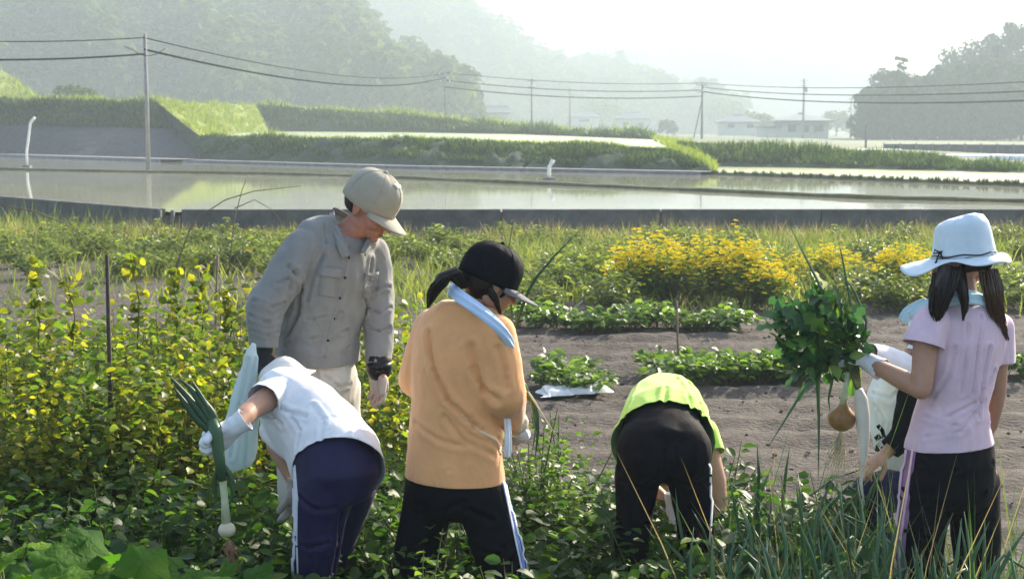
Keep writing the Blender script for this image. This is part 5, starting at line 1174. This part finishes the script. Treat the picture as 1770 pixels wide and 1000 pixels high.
# collar: two turned down wings
towel(P3, [(J(574, 370, .05), (-.8, .3, .4)), (J(574, 382, -.04), (-.8, -.5, .4)), (J(580, 400, -.10), (-.3, -1, .4)), (J(590, 420, -.145), (.2, -1, .4)), (J(600, 446, -.15), (.5, -1, .2))], .020, M_grey, 'collar', 3)
towel(P3, [(J(574, 362, .05), (-.6, .8, .4)), (J(606, 378, .10), (.3, .9, .5)), (J(642, 400, .06), (1, .2, .4)), (J(640, 418, -.03), (.9, -.6, .4)), (J(626, 440, -.10), (.6, -1, .2))], .018, M_grey, 'collar', 5)
bm = bmesh.new(); rings(bm, [(J(549, 610), X, .150, .122), (J(549, 650), X, .175, .138), (J(549, 690), X, .17, .13), (J(549, 715), X, .10, .10)])
for h, k, a in ((hipA, knA, anA), (hipB, knB, anB)): limb(bm, [h, mid(h, k, .5), k, mid(k, a), a + Vector((0, 0, .04))], [.100, .094, .086, .084, .08])
garment('trousers', bm, M_beige, P3, .01, cuts=[(J(549, 614), (0, 0, 1), .26)] + [(a + Vector((0, 0, .02)), (0, 0, -1), .12) for a in (anA, anB)], creases=[([(548, 640), (550, 670), (545, 700)], .006, .009), ([(560, 650), (585, 668), (605, 662)], .006, .008)], amp=.005, freq=(8, 8, 6), seed=12)
cp3, CP3 = cap(P3, hc + Vector((0.004, 0, .036)) + hf.normalized() * .013, (.82, -.38, -.54), (.18, -.02, 1), M_khaki, 1.19, brim=.068, drop=.28)
strip('emblem', cp3, [(686, 318), (689, 326)], 4, cloth('seam_light', (.6, .58, .5)), P3, .002, 4)
hairshell(P3, hc, hf, (.1, 0, 1), 1.12, front=.02, low=-.045, grow=1.045)
glove(P3, wrA + Vector((0, 0, -.01)), (.05, -.05, -1), (.7, .7, 0), (.7, -.7, 0), 1.0, .9, M_gloved, .06)
glove(P3, wrB + Vector((0, 0, -.012)), (0, 0, -1), (-.7, -.7, 0), (.7, -.6, 0), 1.0, .35, M_gloveb, .02)
bm = bmesh.new(); limb(bm, [wrB + Vector((0, 0, .012)), wrB + Vector((0, 0, -.016))], [.053, .053], 16); o = bm_obj('cuff_band', bm, M_dark, None, True); rehang(o, P3)
# pale sack hanging from his right hand
M_sack = leafmat('pale_plastic', [(.2, (.74, .83, .84)), (.9, (.84, .90, .90))], trans=.5, tcol=(.6, .65, .65), rough=.4)
sk = []
prof = [(440, 592, .012), (434, 615, .030), (428, 650, .045), (422, 690, .060), (417, 730, .075), (414, 770, .078), (414, 796, .07), (418, 808, .045)]
for (x, y, r) in prof: sk.append((J(x, y, -.38), (1, .2, 0), r * .86, r * .36))
bm = bmesh.new(); rings(bm, sk); me = remeshed('plastic_sack', bm, .006, 3); sculpt(me, [([(430, 620), (415, 700), (400, 790)], .007, .010), ([(440, 620), (432, 700), (425, 800)], .007, .010), ([(445, 660), (448, 730), (446, 790)], .007, .009)], .006, (14, 14, 6), 4)
tag(link('plastic_sack', me, M_sack, None, True), 'pale translucent plastic sack hanging from the dark gloved hand of the man', 'plastic sack')

# ---------------------------------------------------------------- child in white bending to the left
D0 = 5.0
P4 = person(570, D0, 'person in white t-shirt and navy striped trousers bending over to the left, gripping a leek')
X = (.45, -.89, 0)
A0, A1, A2, A3 = J(578, 800, 0), J(552, 752, .09), J(518, 716, .19), J(488, 690, .28)
tors = [(J(585, 815, -.03), X, .12, .11), (A0, X, .150, .135), (A1, X, .140, .125), (A2, X, .145, .12), (A3, X, .150, .10), (J(470, 678, .34), X, .07, .06)]
shN, elN, wrN = J(470, 684, .09), J(434, 708, -.03), J(404, 738, -.15); shF, elF, wrF = J(492, 715, .36), J(476, 770, .30), J(512, 838, .24)
hipN, hipF = J(560, 838, -.06), J(602, 838, .07); knN, knF = J(540, 1000, -.05), J(554, 1010, .11); anN, anF = Vector((knN.x + .02, knN.y, .07)), Vector((knF.x + .02, knF.y, .07))
hc = J(486, 672, .44); hf = Vector((-.62, .35, -.70))
bm = bmesh.new(); rings(bm, tors); neck(bm, J(478, 684, .32), hc, .048); head(bm, hc, hf, (-.5, .3, .8), s=.93)
limb(bm, [shN, mid(shN, elN), elN, mid(elN, wrN, .4), wrN], [.048, .044, .038, .038, .027]); limb(bm, [shF, elF, wrF], [.045, .036, .026])
hand(bm, wrN, (-.8, -.1, -.55), (.2, -.9, -.5), (-.3, .2, .9), .95, 1.3); hand(bm, wrF, (-.2, 0, -1), (-1, 0, 0), (0, -1, 0), .9, .4)
for h, k, a in ((hipN, knN, anN), (hipF, knF, anF)): limb(bm, [h, k, mid(k, a, .4), a], [.085, .055, .05, .036]); foot_shell(bm, a, (-1, .2, 0))
body_done(bm, P4)
bm = bmesh.new(); rings(bm, [(J(598, 846, -.15), X, .160, .150), (J(589, 824, -.08), X, .166, .158), (J(581, 796, .0), X, .174, .164), (J(558, 756, .08), X, .164, .152), (J(524, 718, .17), X, .160, .142), (J(494, 692, .26), X, .160, .118), (J(474, 680, .32), X, .08, .07)])
limb(bm, [J(492, 690, .18), shN + Vector((.02, .03, 0))], [.085, .062]); limb(bm, [shF, mid(shF, elF, .6)], [.062, .064])
limb(bm, [J(488, 735, .26), J(470, 745, .22), J(500, 770, .16)], [.05, .045, .05])
wdir = (A0 - A1).normalized()
sh4 = garment('t_shirt', bm, M_wht, P4, .0075, cuts=[(J(577, 802, -.07), (.06, -.80, -.52), .38), (mid(shF, elF, .5), elF - shF, .09), (J(474, 680, .33), (-.4, .8, .3), .07)],
    creases=[([(475, 700), (500, 712), (530, 720)], .008, .010), ([(500, 715), (520, 745), (515, 780)], .007, .009), ([(540, 700), (560, 725), (555, 760)], .008, .006), ([(600, 700), (615, 725), (612, 752)], .009, .005), ([(455, 712), (478, 722), (490, 735)], .007, .010)], amp=.0035, freq=(9, 9, 6), seed=21)
bm = bmesh.new(); limb(bm, [shN + Vector((.02, .03, 0)), mid(shN, elN, .3), mid(shN, elN, .75)], [.062, .066, .068])
garment('sleeve', bm, M_wht, P4, .006, cuts=[(mid(shN, elN, .42), elN - shN, .12)], amp=.003, freq=(16, 16, 6), seed=23, smooth=4)
bm = bmesh.new(); rings(bm, [(J(556, 758, .08), X, .140, .128), (J(576, 792, .0), X, .160, .150), (J(584, 822, -.03), X, .160, .148), (J(584, 850, -.02), X, .13, .12)])
for h, k, a, g in ((hipN, knN, anN, 1), (hipF, knF, anF, .94)): limb(bm, [h, mid(h, k, .25), mid(h, k, .5), k, mid(k, a), a + Vector((0, 0, .04))], [.113 * g, .102 * g, .090 * g, .075 * g, .07, .07])
tr4 = garment('track_trousers', bm, M_navy, P4, .0085, cuts=[(J(556, 760, .08), (-.4, .5, .6), .20)] + [(a + Vector((0, 0, .02)), (0, 0, -1), .12) for a in (anN, anF)],
    creases=[([(590, 880), (585, 930), (575, 985)], .010, .008), ([(520, 860), (545, 880), (580, 876)], .009, .007), ([(510, 930), (535, 945), (565, 938)], .009, .008)], amp=.004, freq=(7, 7, 5), seed=22, smooth=20)
strip('side_stripe', tr4, [(503, 806), (506, 860), (505, 930), (508, 995)], 2.0, M_wst, P4); strip('side_stripe', tr4, [(494, 815), (496, 860), (496, 930), (499, 995)], 1.6, M_wst, P4); strip('side_stripe', tr4, [(511, 803), (515, 860), (514, 930), (516, 995)], 1.2, M_wst, P4)
glove(P4, wrN, (-.8, -.1, -.55), (.2, -.9, -.5), (-.3, .2, .9), 1.05, 1.2, M_glove, .05)
glove(P4, wrF, (-.2, 0, -1), (-1, 0, 0), (0, -1, 0), .95, .4, M_gloveb, .03)
# white bucket hat
def bucket(root, c, f, up, mat, s=1.0, brim=.05, name='bucket_hat', eyelets=()):
    r, f, u = basis(f, up); c = Vector(c); P = lambda x, y, z: c + (r * x + f * y + u * z) * s
    bm = bmesh.new(); n = 44; RR = []; top = bm.verts.new(P(0, 0, .115))
    for rd, z in ((.045, .112), (.07, .098), (.086, .07), (.094, .035), (.098, 0), (.11, -.012), (.098 + brim, -.012 - brim * .6)):
        RR.append([bm.verts.new(P(rd * .92 * math.cos(a), rd * 1.06 * math.sin(a), z + .006 * noise.noise(Vector((math.cos(a) * 2, math.sin(a) * 2, z * 15))))) for a in [math.tau * i / n for i in range(n)]])
    for i in range(n): bm.faces.new((top, RR[0][i], RR[0][(i + 1) % n]))
    for a, b in zip(RR, RR[1:]):
        for i in range(n): bm.faces.new((a[i], b[i], b[(i + 1) % n], a[(i + 1) % n]))
    o = bm_obj(name, bm, mat, None, True); m = o.modifiers.new('t', 'SOLIDIFY'); m.thickness = .003; m = o.modifiers.new('s', 'SUBSURF'); m.levels = m.render_levels = 1; rehang(o, root)
    tr = tree_of(o.data)
    for x, y in eyelets:
        h, nn = hit(tr, x, y)
        if h: bm = bmesh.new(); sph(bm, h, .006); e = bm_obj('eyelet', bm, M_dark, None, True); e.parent = o
    return o
bucket(P4, J(496, 664, .40), (-.62, .2, -.5), (-.1, -.12, 1), cloth('offwhite_hat_cloth', (.72, .70, .66)), .92, .03, eyelets=[(498, 646), (513, 647)])

# ---------------------------------------------------------------- person in lime, seen from behind, bending away
D0 = 5.2
P5 = person(1147, D0, 'person in bright lime green shirt and black trousers bent double with the back to us')
X = (1, .03, 0)
hipL, hipR = J(1103, 812, 0), J(1190, 812, 0); knL, knR = J(1086, 985, -.02), J(1211, 985, .0); anL, anR = Vector((knL.x - .01, knL.y, .07)), Vector((knR.x + .01, knR.y, .07))
tors = [(J(1147, 790, -.02), X, .13, .12), (J(1147, 762, .03), X, .13, .11), (J(1148, 735, .16), X, .12, .10), (J(1150, 720, .32), X, .13, .11), (J(1150, 730, .46), X, .15, .10), (J(1150, 750, .54), X, .06, .06)]
shL, shR = J(1085, 750, .46), J(1216, 752, .44); elR, wrR = J(1240, 830, .34), J(1243, 905, .26); elL, wrL = J(1120, 840, .42), J(1166, 878, .30)
hc = J(1150, 830, .62)
bm = bmesh.new(); rings(bm, tors); neck(bm, J(1150, 745, .5), hc, .05); head(bm, hc, (0, .25, -.95), (0, .95, .1), s=.97)
limb(bm, [shR, mid(shR, elR), elR, mid(elR, wrR, .4), wrR], [.046, .042, .036, .036, .026]); limb(bm, [shL, elL, wrL], [.046, .036, .026])
hand(bm, wrR, (.0, -.1, -1), (-1, 0, 0), (0, 1, 0), .92, .7); hand(bm, wrL, (.02, -.1, -1), (1, 0, 0), (0, 1, 0), .92, .5)
for h, k, a in ((hipL, knL, anL), (hipR, knR, anR)): limb(bm, [h, k, mid(k, a, .4), a], [.062, .042, .042, .034]); foot_shell(bm, a, (0, 1, 0))
body_done(bm, P5)
bm = bmesh.new(); rings(bm, [(J(1147, 790, -.03), X, .196, .155), (J(1147, 768, .03), X, .196, .158), (J(1149, 732, .16), X, .172, .150), (J(1150, 710, .32), X, .150, .150), (J(1150, 726, .46), X, .140, .12), (J(1150, 750, .55), X, .08, .08)])
limb(bm, [shR, mid(shR, elR, .5)], [.062, .062]); limb(bm, [shL, mid(shL, elL, .5)], [.062, .062])
sh5 = garment('lime_shirt', bm, M_lime, P5, .0075, cuts=[(J(1147, 768, .045), (0, -1, -.10), .34), (mid(shR, elR, .42), elR - shR, .09), (mid(shL, elL, .42), elL - shL, .09), (J(1150, 750, .55), (0, .6, -.6), .08)],
    creases=[([(1150, 645), (1152, 670), (1148, 698)], .009, .008), ([(1190, 662), (1205, 690), (1215, 720)], .008, .010), ([(1100, 670), (1088, 700), (1078, 720)], .008, .007), ([(1215, 700), (1228, 730), (1234, 765)], .006, .010), ([(1170, 655), (1188, 680), (1196, 708)], .008, .007)], amp=.004, freq=(12, 5, 8), seed=31)
bm = bmesh.new(); rings(bm, [(J(1148, 722, .26), X, .135, .12), (J(1148, 735, .14), X, .148, .13), (J(1147, 760, .05), X, .160, .140), (J(1147, 786, -.04), X, .178, .135), (J(1147, 796, -.03), X, .11, .10)])
for q in (-1, 1): sph(bm, J(1147 + q * 28, 780, -.02), (.118, .13, .128))
for h, k, a in ((hipL, knL, anL), (hipR, knR, anR)): limb(bm, [h, mid(h, k, .22), mid(h, k, .5), k, mid(k, a), a + Vector((0, 0, .04))], [.088, .076, .068, .064, .066, .066])
tr5 = garment('trousers', bm, M_black, P5, .0085, cuts=[(J(1148, 722, .24), (0, 1, .1), .22)] + [(a + Vector((0, 0, .02)), (0, 0, -1), .12) for a in (anL, anR)],
    creases=[([(1146, 780), (1146, 805)], .007, .006), ([(1075, 830), (1100, 842), (1128, 830)], .008, .009), ([(1168, 830), (1195, 842), (1225, 828)], .008, .009), ([(1070, 900), (1095, 915), (1118, 905)], .008, .008), ([(1180, 905), (1205, 915), (1230, 900)], .008, .008), ([(1090, 850), (1088, 930), (1092, 990)], .009, .006)], amp=.004, freq=(8, 8, 5), seed=32, smooth=14)
strip('side_stripe', tr5, [(1230, 800), (1230, 860), (1226, 930), (1222, 995)], 1.6, M_wst, P5)
glove(P5, wrL, (.02, -.1, -1), (1, 0, 0), (0, 1, 0), .95, .5, M_glove, .06); glove(P5, wrR + Vector((0, 0, -.01)), (.0, -.1, -1), (-1, 0, 0), (0, 1, 0), .95, .7, M_glove, .03)
bucket(P5, hc + Vector((0, .02, -.03)), (0, .25, -.95), (0, .95, .1), M_wht, .95, .03)

# ---------------------------------------------------------------- crouching person behind the pink shirt
D0 = 5.9
P6 = person(1580, D0, 'crouching person in white printed shirt and navy trousers, mostly hidden behind the woman in pink')
X = (.2, -1, 0)
shN, elN, wrN = J(1584, 678, -.16), J(1566, 750, -.22), J(1532, 782, -.24); shF, elF, wrF = J(1562, 640, -.10), J(1530, 624, -.16), J(1500, 612, -.22)
hipN, hipF = J(1606, 842, -.1), J(1606, 842, .1); knN, knF = J(1502, 850, -.14), J(1505, 846, .12); anN, anF = Vector((gx(1540, D0), D0 - .12, .07)), Vector((gx(1540, D0), D0 + .12, .07))
hc = J(1606, 585, -.02); hf = Vector((-.9, -.05, -.3))
tors = [(J(1610, 862), X, .13, .12), (J(1604, 825), X, .15, .13), (J(1578, 760), X, .14, .12), (J(1562, 700), X, .16, .12), (J(1568, 650), X, .16, .10), (J(1585, 625), X, .07, .06)]
bm = bmesh.new(); rings(bm, tors); neck(bm, J(1582, 640), hc, .05); head(bm, hc, hf, s=.98)
for a, b_, c_ in ((shN, elN, wrN), (shF, elF, wrF)): limb(bm, [a, b_, c_], [.046, .037, .026])
hand(bm, wrN, (-.7, -.1, -.5), (0, .2, -1), (-.3, -1, 0), .95, .6); hand(bm, wrF, (-.9, 0, .25), (0, -.3, -1), (0, -1, .2), .95, .8)
for h, k, a in ((hipN, knN, anN), (hipF, knF, anF)): limb(bm, [h, k, mid(k, a, .4), a], [.085, .055, .05, .036]); foot_shell(bm, a, (-1, 0, 0))
body_done(bm, P6)
bm = bmesh.new(); rings(bm, [(J(1600, 835), X, .165, .14), (J(1580, 790), X, .16, .14), (J(1562, 735), X, .165, .135), (J(1558, 690), X, .172, .13), (J(1568, 650), X, .165, .11), (J(1585, 625), X, .08, .07)])
limb(bm, [shF, elF, wrF], [.068, .060, .048])
sh6 = garment('printed_shirt', bm, M_wht, P6, .0085, cuts=[(wrF, wrF - elF, .075), (J(1590, 815), (.3, 0, -1), .26), (J(1585, 624), (.2, 0, 1), .08)], creases=[([(1515, 700), (1530, 730), (1525, 770)], .008, .010), ([(1510, 680), (1540, 690), (1560, 670)], .008, .008)], amp=.005, freq=(8, 8, 6), seed=41)
for k, (ln, w_) in enumerate((([(1518, 734), (1526, 744), (1529, 756)], 3.5), ([(1510, 768), (1522, 778), (1530, 774)], 5), ([(1508, 790), (1518, 796)], 4), ([(1522, 752), (1514, 758)], 4))): strip('print_patch', sh6, ln, w_, M_black, P6, .002, 6)
bm = bmesh.new(); limb(bm, [shN, mid(shN, elN), elN, mid(elN, wrN, .8)], [.070, .066, .058, .042]); limb(bm, [J(1590, 660, -.1), shN], [.07, .07]); garment('black_sleeve', bm, M_black, P6, .0085, cuts=[(mid(elN, wrN, .8), wrN - elN, .07)], amp=.005, freq=(9, 9, 9), seed=42)
bm = bmesh.new(); rings(bm, [(J(1596, 808), X, .150, .13), (J(1606, 845), X, .165, .14), (J(1608, 870), X, .13, .12)])
for h, k, a in ((hipN, knN, anN), (hipF, knF, anF)): limb(bm, [h, mid(h, k, .5), k, mid(k, a), a + Vector((0, 0, .05))], [.095, .090, .074, .068, .062])
garment('trousers', bm, M_navy2, P6, .009, cuts=[(J(1596, 810), (-.2, 0, 1), .2)] + [(a + Vector((0, 0, .03)), (0, 0, -1), .10) for a in (anN, anF)], amp=.005, freq=(9, 9, 6), seed=43)
bucket(P6, hc + Vector((.02, 0, .03)), hf, (0, 0, 1), M_cyan, 1.0, .03)
for Pn, aa, ff in ((P6, (anN, anF), (-1, 0, 0)),):
    for a in aa: shoe(Pn, a, a + Vector(ff))
# ================================================================== THINGS HELD
M_leek = leafmat('leek_leaves', [(.1, (.03, .075, .045)), (.9, (.07, .14, .07))], trans=.15, per='Random', rough=.4)
M_leekw = material('leek_shaft', [(.3, (.45, .52, .30)), (.7, (.68, .70, .52))], scale=20, rough=.4)
M_bulbp = material('pale_bulb', [(.3, (.60, .50, .34)), (.7, (.78, .70, .52))], scale=14, rough=.4); M_bulbb = material('brown_bulb', [(.3, (.16, .08, .03)), (.5, (.30, .16, .06)), (.7, (.42, .27, .12))], scale=14, rough=.35)
M_root = material('roots', [(.3, (.42, .34, .22)), (.7, (.62, .52, .36))], scale=30); M_rootr = material('reddish_roots', [(.3, (.25, .10, .05)), (.7, (.45, .28, .18))], scale=30)
M_radish = material('white_root', [(.3, (.62, .58, .48)), (.7, (.74, .71, .62))], scale=10, rough=.45)
M_green = leafmat('held_greens', [(.1, (.025, .07, .035)), (.6, (.05, .13, .05)), (.95, (.14, .26, .04))], trans=.35, per='Random', rough=.4, spec=.5)
M_greenf = leafmat('held_greens_small', [(.1, (.018, .055, .028)), (.6, (.035, .095, .035)), (.95, (.16, .24, .04))], trans=.3, rough=.4, spec=.5)
M_greeny = leafmat('yellow_leaf', [(.1, (.30, .34, .04)), (.9, (.45, .42, .06))], trans=.5, per='Random')
def bulb(root, c, r, ax, mat, name='bulb'):
    r_, f_, u_ = basis(ax, (0, -1, .1)); M = Matrix((r_, u_, f_)).transposed(); bm = bmesh.new(); n = 22; R0 = []
    for t, w_ in ((-.95, .12), (-.85, .45), (-.6, .80), (-.25, .98), (.1, 1.0), (.45, .82), (.75, .52), (1.05, .28), (1.5, .2)):
        R0.append([bm.verts.new(c + M @ Vector((w_ * r * math.cos(a) * (1 + .015 * math.cos(a * 7)), w_ * r * math.sin(a), t * r))) for a in [math.tau * i / n for i in range(n)]])
    for a, b in zip(R0, R0[1:]):
        for i in range(n): bm.faces.new((a[i], a[(i + 1) % n], b[(i + 1) % n], b[i]))
    bm.faces.new(R0[0][::-1]); bm.faces.new(R0[-1]); o = bm_obj(name, bm, mat, None, True); rehang(o, root); return o
def roots(root, c, d, L, n, mat, sp=.5):
    bm = bmesh.new(); rr = random.Random(3)
    for k in range(n):
        v = (Vector(d).normalized() + Vector((rr.gauss(0, sp), rr.gauss(0, sp), rr.gauss(0, .2)))) * L * rr.uniform(.5, 1.1); w_ = Vector((rr.gauss(0, .01), rr.gauss(0, .01), -.01))
        tube_bm(bm, [c, c + v * .35 + w_, c + v * .7 - w_, c + v + Vector((0, 0, -.01))], [.0016, .0013, .001, .0005], 4, False)
    o = bm_obj('roots', bm, mat); o['kind'] = 'stuff'; rehang(o, root)
def longleaf(root, pts, w0, mat, name='leaf', fold=.5):
    """folded strap leaf along pts"""
    V, n = [], 14; P = [Vector(p) for p in pts]; K = len(P) - 1
    for i in range(n + 1):
        t = i / n * K; k = min(int(t), K - 1); fr = t - k; a, b = P[k], P[k + 1]; p = a.lerp(b, fr); d = (b - a).normalized(); x = d.cross(Vector((0, -1, .2))).normalized(); o_ = d.cross(x); w_ = w0 * (1 - (i / n) ** 2.2 * .96)
        V += [tuple(p - x * w_ + o_ * w_ * fold), tuple(p), tuple(p + x * w_ + o_ * w_ * fold)]
    F = [(i * 3 + k, i * 3 + k + 1, i * 3 + k + 4, i * 3 + k + 3) for i in range(n) for k in range(2)]
    o = link(name, mesh_np(name, V, F), mat, None, True); s = o.modifiers.new('t', 'SOLIDIFY'); s.thickness = .0025; rehang(o, root); return o
# leek in the bending child's glove
D0 = 4.79
e = empty('leek', J2 := at(390, 925, D0), 'long leek with bulb and fanned dark green leaves gripped in a white glove', 'leek')
def K(x, y, d=0): return at(x, y, D0 + d)
tube_ = lambda n, p, r, m: rehang(tube(n, p, r, m, None, 10), e)
tube_('shaft', [K(391, 905), K(388, 860), K(383, 810), K(378, 765), K(372, 735)], [.016, .0125, .013, .017, .018], M_leekw)
bulb(e, K(392, 914), .030, K(388, 860) - K(392, 914), M_bulbp); roots(e, K(396, 930), (.1, 0, -1), .09, 46, M_rootr, .28)
tube_('sheath', [K(384, 830, -.012), K(379, 790, -.014), K(374, 750, -.01), K(366, 725)], [.014, .020, .022, .020], M_leek)
for (pts, w_) in (([(370, 745), (345, 712), (315, 675), (289, 645)], .015), ([(372, 742), (352, 706), (330, 672), (306, 650)], .014), ([(374, 742), (358, 705), (342, 676), (330, 655)], .012), ([(368, 748), (338, 722), (318, 695), (300, 668)], .016), ([(376, 742), (368, 716), (350, 690), (338, 690)], .014), ([(380, 800), (397, 820), (402, 850), (398, 870)], .012), ([(378, 800), (370, 830), (372, 860), (368, 880)], .009)):
    longleaf(e, [K(x, y, .004 * i - .01) for i, (x, y) in enumerate(pts)], w_, M_leek)
# onion in the orange woman's gloves
D0 = 5.06
e = empty('onion', K(890, 728), 'pale round onion with long bent leaves held in front of the orange top', 'onion')
bulb(e, K(888, 728), .054, Vector((.1, .2, 1)), M_bulbp); roots(e, K(886, 752), (0, 0, -1), .05, 30, M_root, .4)
longleaf(e, [K(888, 690), K(898, 676), K(914, 686), K(928, 708), K(930, 750), K(924, 800)], .012, M_leek); longleaf(e, [K(884, 690), K(882, 640), K(884, 580), K(918, 490), K(960, 440), K(1005, 395)], .008, M_leek)
longleaf(e, [K(886, 690), K(880, 620, .02), K(884, 540, .04), K(878, 440, .05), K(886, 385, .06)], .006, M_leek); longleaf(e, [K(888, 690), K(906, 668), K(922, 690), K(940, 720), K(962, 752)], .005, M_leekw)
longleaf(e, [K(890, 692), K(893, 660), K(905, 660), K(918, 690), K(926, 745), K(918, 790)], .008, M_onion)
# what the woman in pink holds up: onion, white radish and a sheaf of greens
D0 = 5.02
e = empty('onion', K(1455, 722), 'brown skinned onion hanging with pale roots under the held greens', 'onion')
bulb(e, K(1455, 722), .050, Vector((.12, 0, 1)), M_bulbb); roots(e, K(1453, 744), (-.05, 0, -1), .17, 70, M_root, .20)
rehang(tube('neck', [K(1457, 700), K(1462, 665), K(1470, 625)], [.014, .010, .011], M_leekw, None, 8), e)
for pts, w_ in (([(1476, 615), (1440, 540), (1405, 468), (1362, 384)], .008), ([(1476, 620), (1430, 628), (1385, 680), (1328, 772)], .010), ([(1474, 612), (1425, 596), (1414, 660), (1416, 740), (1414, 840)], .009), ([(1480, 610), (1470, 520), (1455, 440), (1450, 420)], .005), ([(1478, 610), (1500, 560), (1476, 500), (1440, 455)], .006), ([(1476, 625), (1440, 650), (1432, 690), (1436, 715)], .006)):
    longleaf(e, [K(x, y, -.02 + .01 * i) for i, (x, y) in enumerate(pts)], w_, M_onion)
e = empty('white_radish', K(1492, 760), 'long white radish root tapering to a thin tail below the held greens', 'radish')
bm = bmesh.new(); tube_bm(bm, [K(1484, 672, -.03), K(1488, 690, -.03), K(1491, 720, -.03), K(1493, 760, -.03), K(1492, 800, -.03), K(1488, 835, -.03), K(1494, 872, -.03)], [.014, .024, .026, .020, .011, .006, .002], 14); o = bm_obj('root', bm, M_radish, None, True); rehang(o, e)
roots(e, K(1492, 790, -.03), (-.1, 0, -1), .08, 14, M_root, .25)
for k in range(5): rehang(tube('stalk', [K(1484 + k - 2, 676, -.03), K(1480 + 3 * k - 6, 655, -.03 + .01 * k), K(1474 + 4 * k - 8, 622, .0)], [.0055, .0045, .004], M_stem, None, 6), e)
def lobed(seed):
    rr = random.Random(seed); n = 24; V, F = [], []; bend = rr.uniform(.15, .5)
    for i in range(n + 1):
        t = i / n; wdt = .24 * math.sin(math.pi * min(1, .10 + t * .90)) ** .7 * (1 - .62 * abs(math.sin(t * math.pi * 4.5 + seed)) * (t < .9)) * (.35 + .8 * t) + .008; z = -bend * t * t * .8
        for q in (-1, -.5, 0, .5, 1): V.append((t, q * wdt, z + .05 * abs(q) * (1 + .6 * math.sin(t * 14 + q * 3 + seed)) * wdt * 6 * .5))
    F = [(i * 5 + k, i * 5 + k + 1, i * 5 + k + 6, i * 5 + k + 5) for i in range(n) for k in range(4)]
    me = bpy.data.meshes.new('leaf'); me.from_pydata(V, [], F); me.polygons.foreach_set('use_smooth', [True] * len(F)); return me
LG = [lobed(i) for i in range(5)]
for m in LG: m.materials.append(M_green)
LY = lobed(9); LY.materials.append(M_greeny)
e = empty('radish_greens', K(1470, 615), 'sheaf of large dark green leaves held up by the woman in pink', 'leaf greens')
rr = random.Random(4); tips = [(1312, 552), (1322, 535), (1335, 520), (1338, 585), (1352, 612), (1350, 655), (1368, 690), (1385, 515), (1400, 498), (1420, 458), (1428, 470), (1450, 490), (1470, 505), (1490, 530), (1500, 562), (1496, 590), (1440, 640), (1402, 628), (1385, 640), (1470, 690), (1500, 700), (1362, 548), (1375, 575), (1345, 560), (1392, 545), (1415, 520), (1440, 520), (1460, 545), (1405, 600), (1372, 610), (1430, 610), (1450, 660), (1480, 660), (1415, 560), (1435, 560), (1395, 580), (1356, 530), (1330, 600), (1410, 480), (1478, 540), (1485, 575), (1380, 655)]
for i, (x, y) in enumerate(tips):
    b = K(1462 + rr.uniform(-10, 14), 600 + rr.uniform(-14, 18), rr.uniform(-.03, .03)); tip = K(x, y, rr.uniform(-.12, .10)); v = tip - b; L = v.length; st = max(0, L - rr.uniform(.12, .19)); p = b + v.normalized() * st
    o = link('leaf', LY if i in (20, 33, 9) else LG[i % 5], None, None, True); ax = (tip - p).normalized(); up = Vector((rr.gauss(0, .5), -.7, .7 + rr.gauss(0, .3))); yv = up.cross(ax).normalized(); zv = ax.cross(yv)
    s = max(.07, (tip - p).length) * 1.05; M = Matrix((ax, yv, zv)).transposed().to_4x4(); s *= .9; M.translation = p - Vector(e.location); o.parent = e; o.matrix_local = M @ Matrix.Diagonal((s, s * rr.uniform(1.1, 1.5), s, 1))
    if st > .02: rehang(tube('stalk', [b, b + v.normalized() * st * .5 + Vector((0, 0, .008)), p + ax * .01], [.004, .0035, .0025], M_stem, None, 6), e)

n = 230; c0 = np.array(tuple(K(1418, 580) - Vector(e.location))); d = unit(rng.normal(size=(n, 3))); q = rng.uniform(.2, 1, n)[:, None] ** .5
P = c0 + d * q * np.array([.15, .10, .15]); P[:, 2] += .25 * (P[:, 0] - c0[0]) * -1 * .3
V, F = leaves(P, d + rng.normal(size=(n, 3)) * .7, rng.normal(size=(n, 3)) + np.array([0, -.4, .6]), rng.uniform(.03, .075, n), rng.uniform(.025, .05, n))
o = link('small_leaves', mesh_np('small_leaves', V, F), M_greenf, e); o['kind'] = 'stuff'
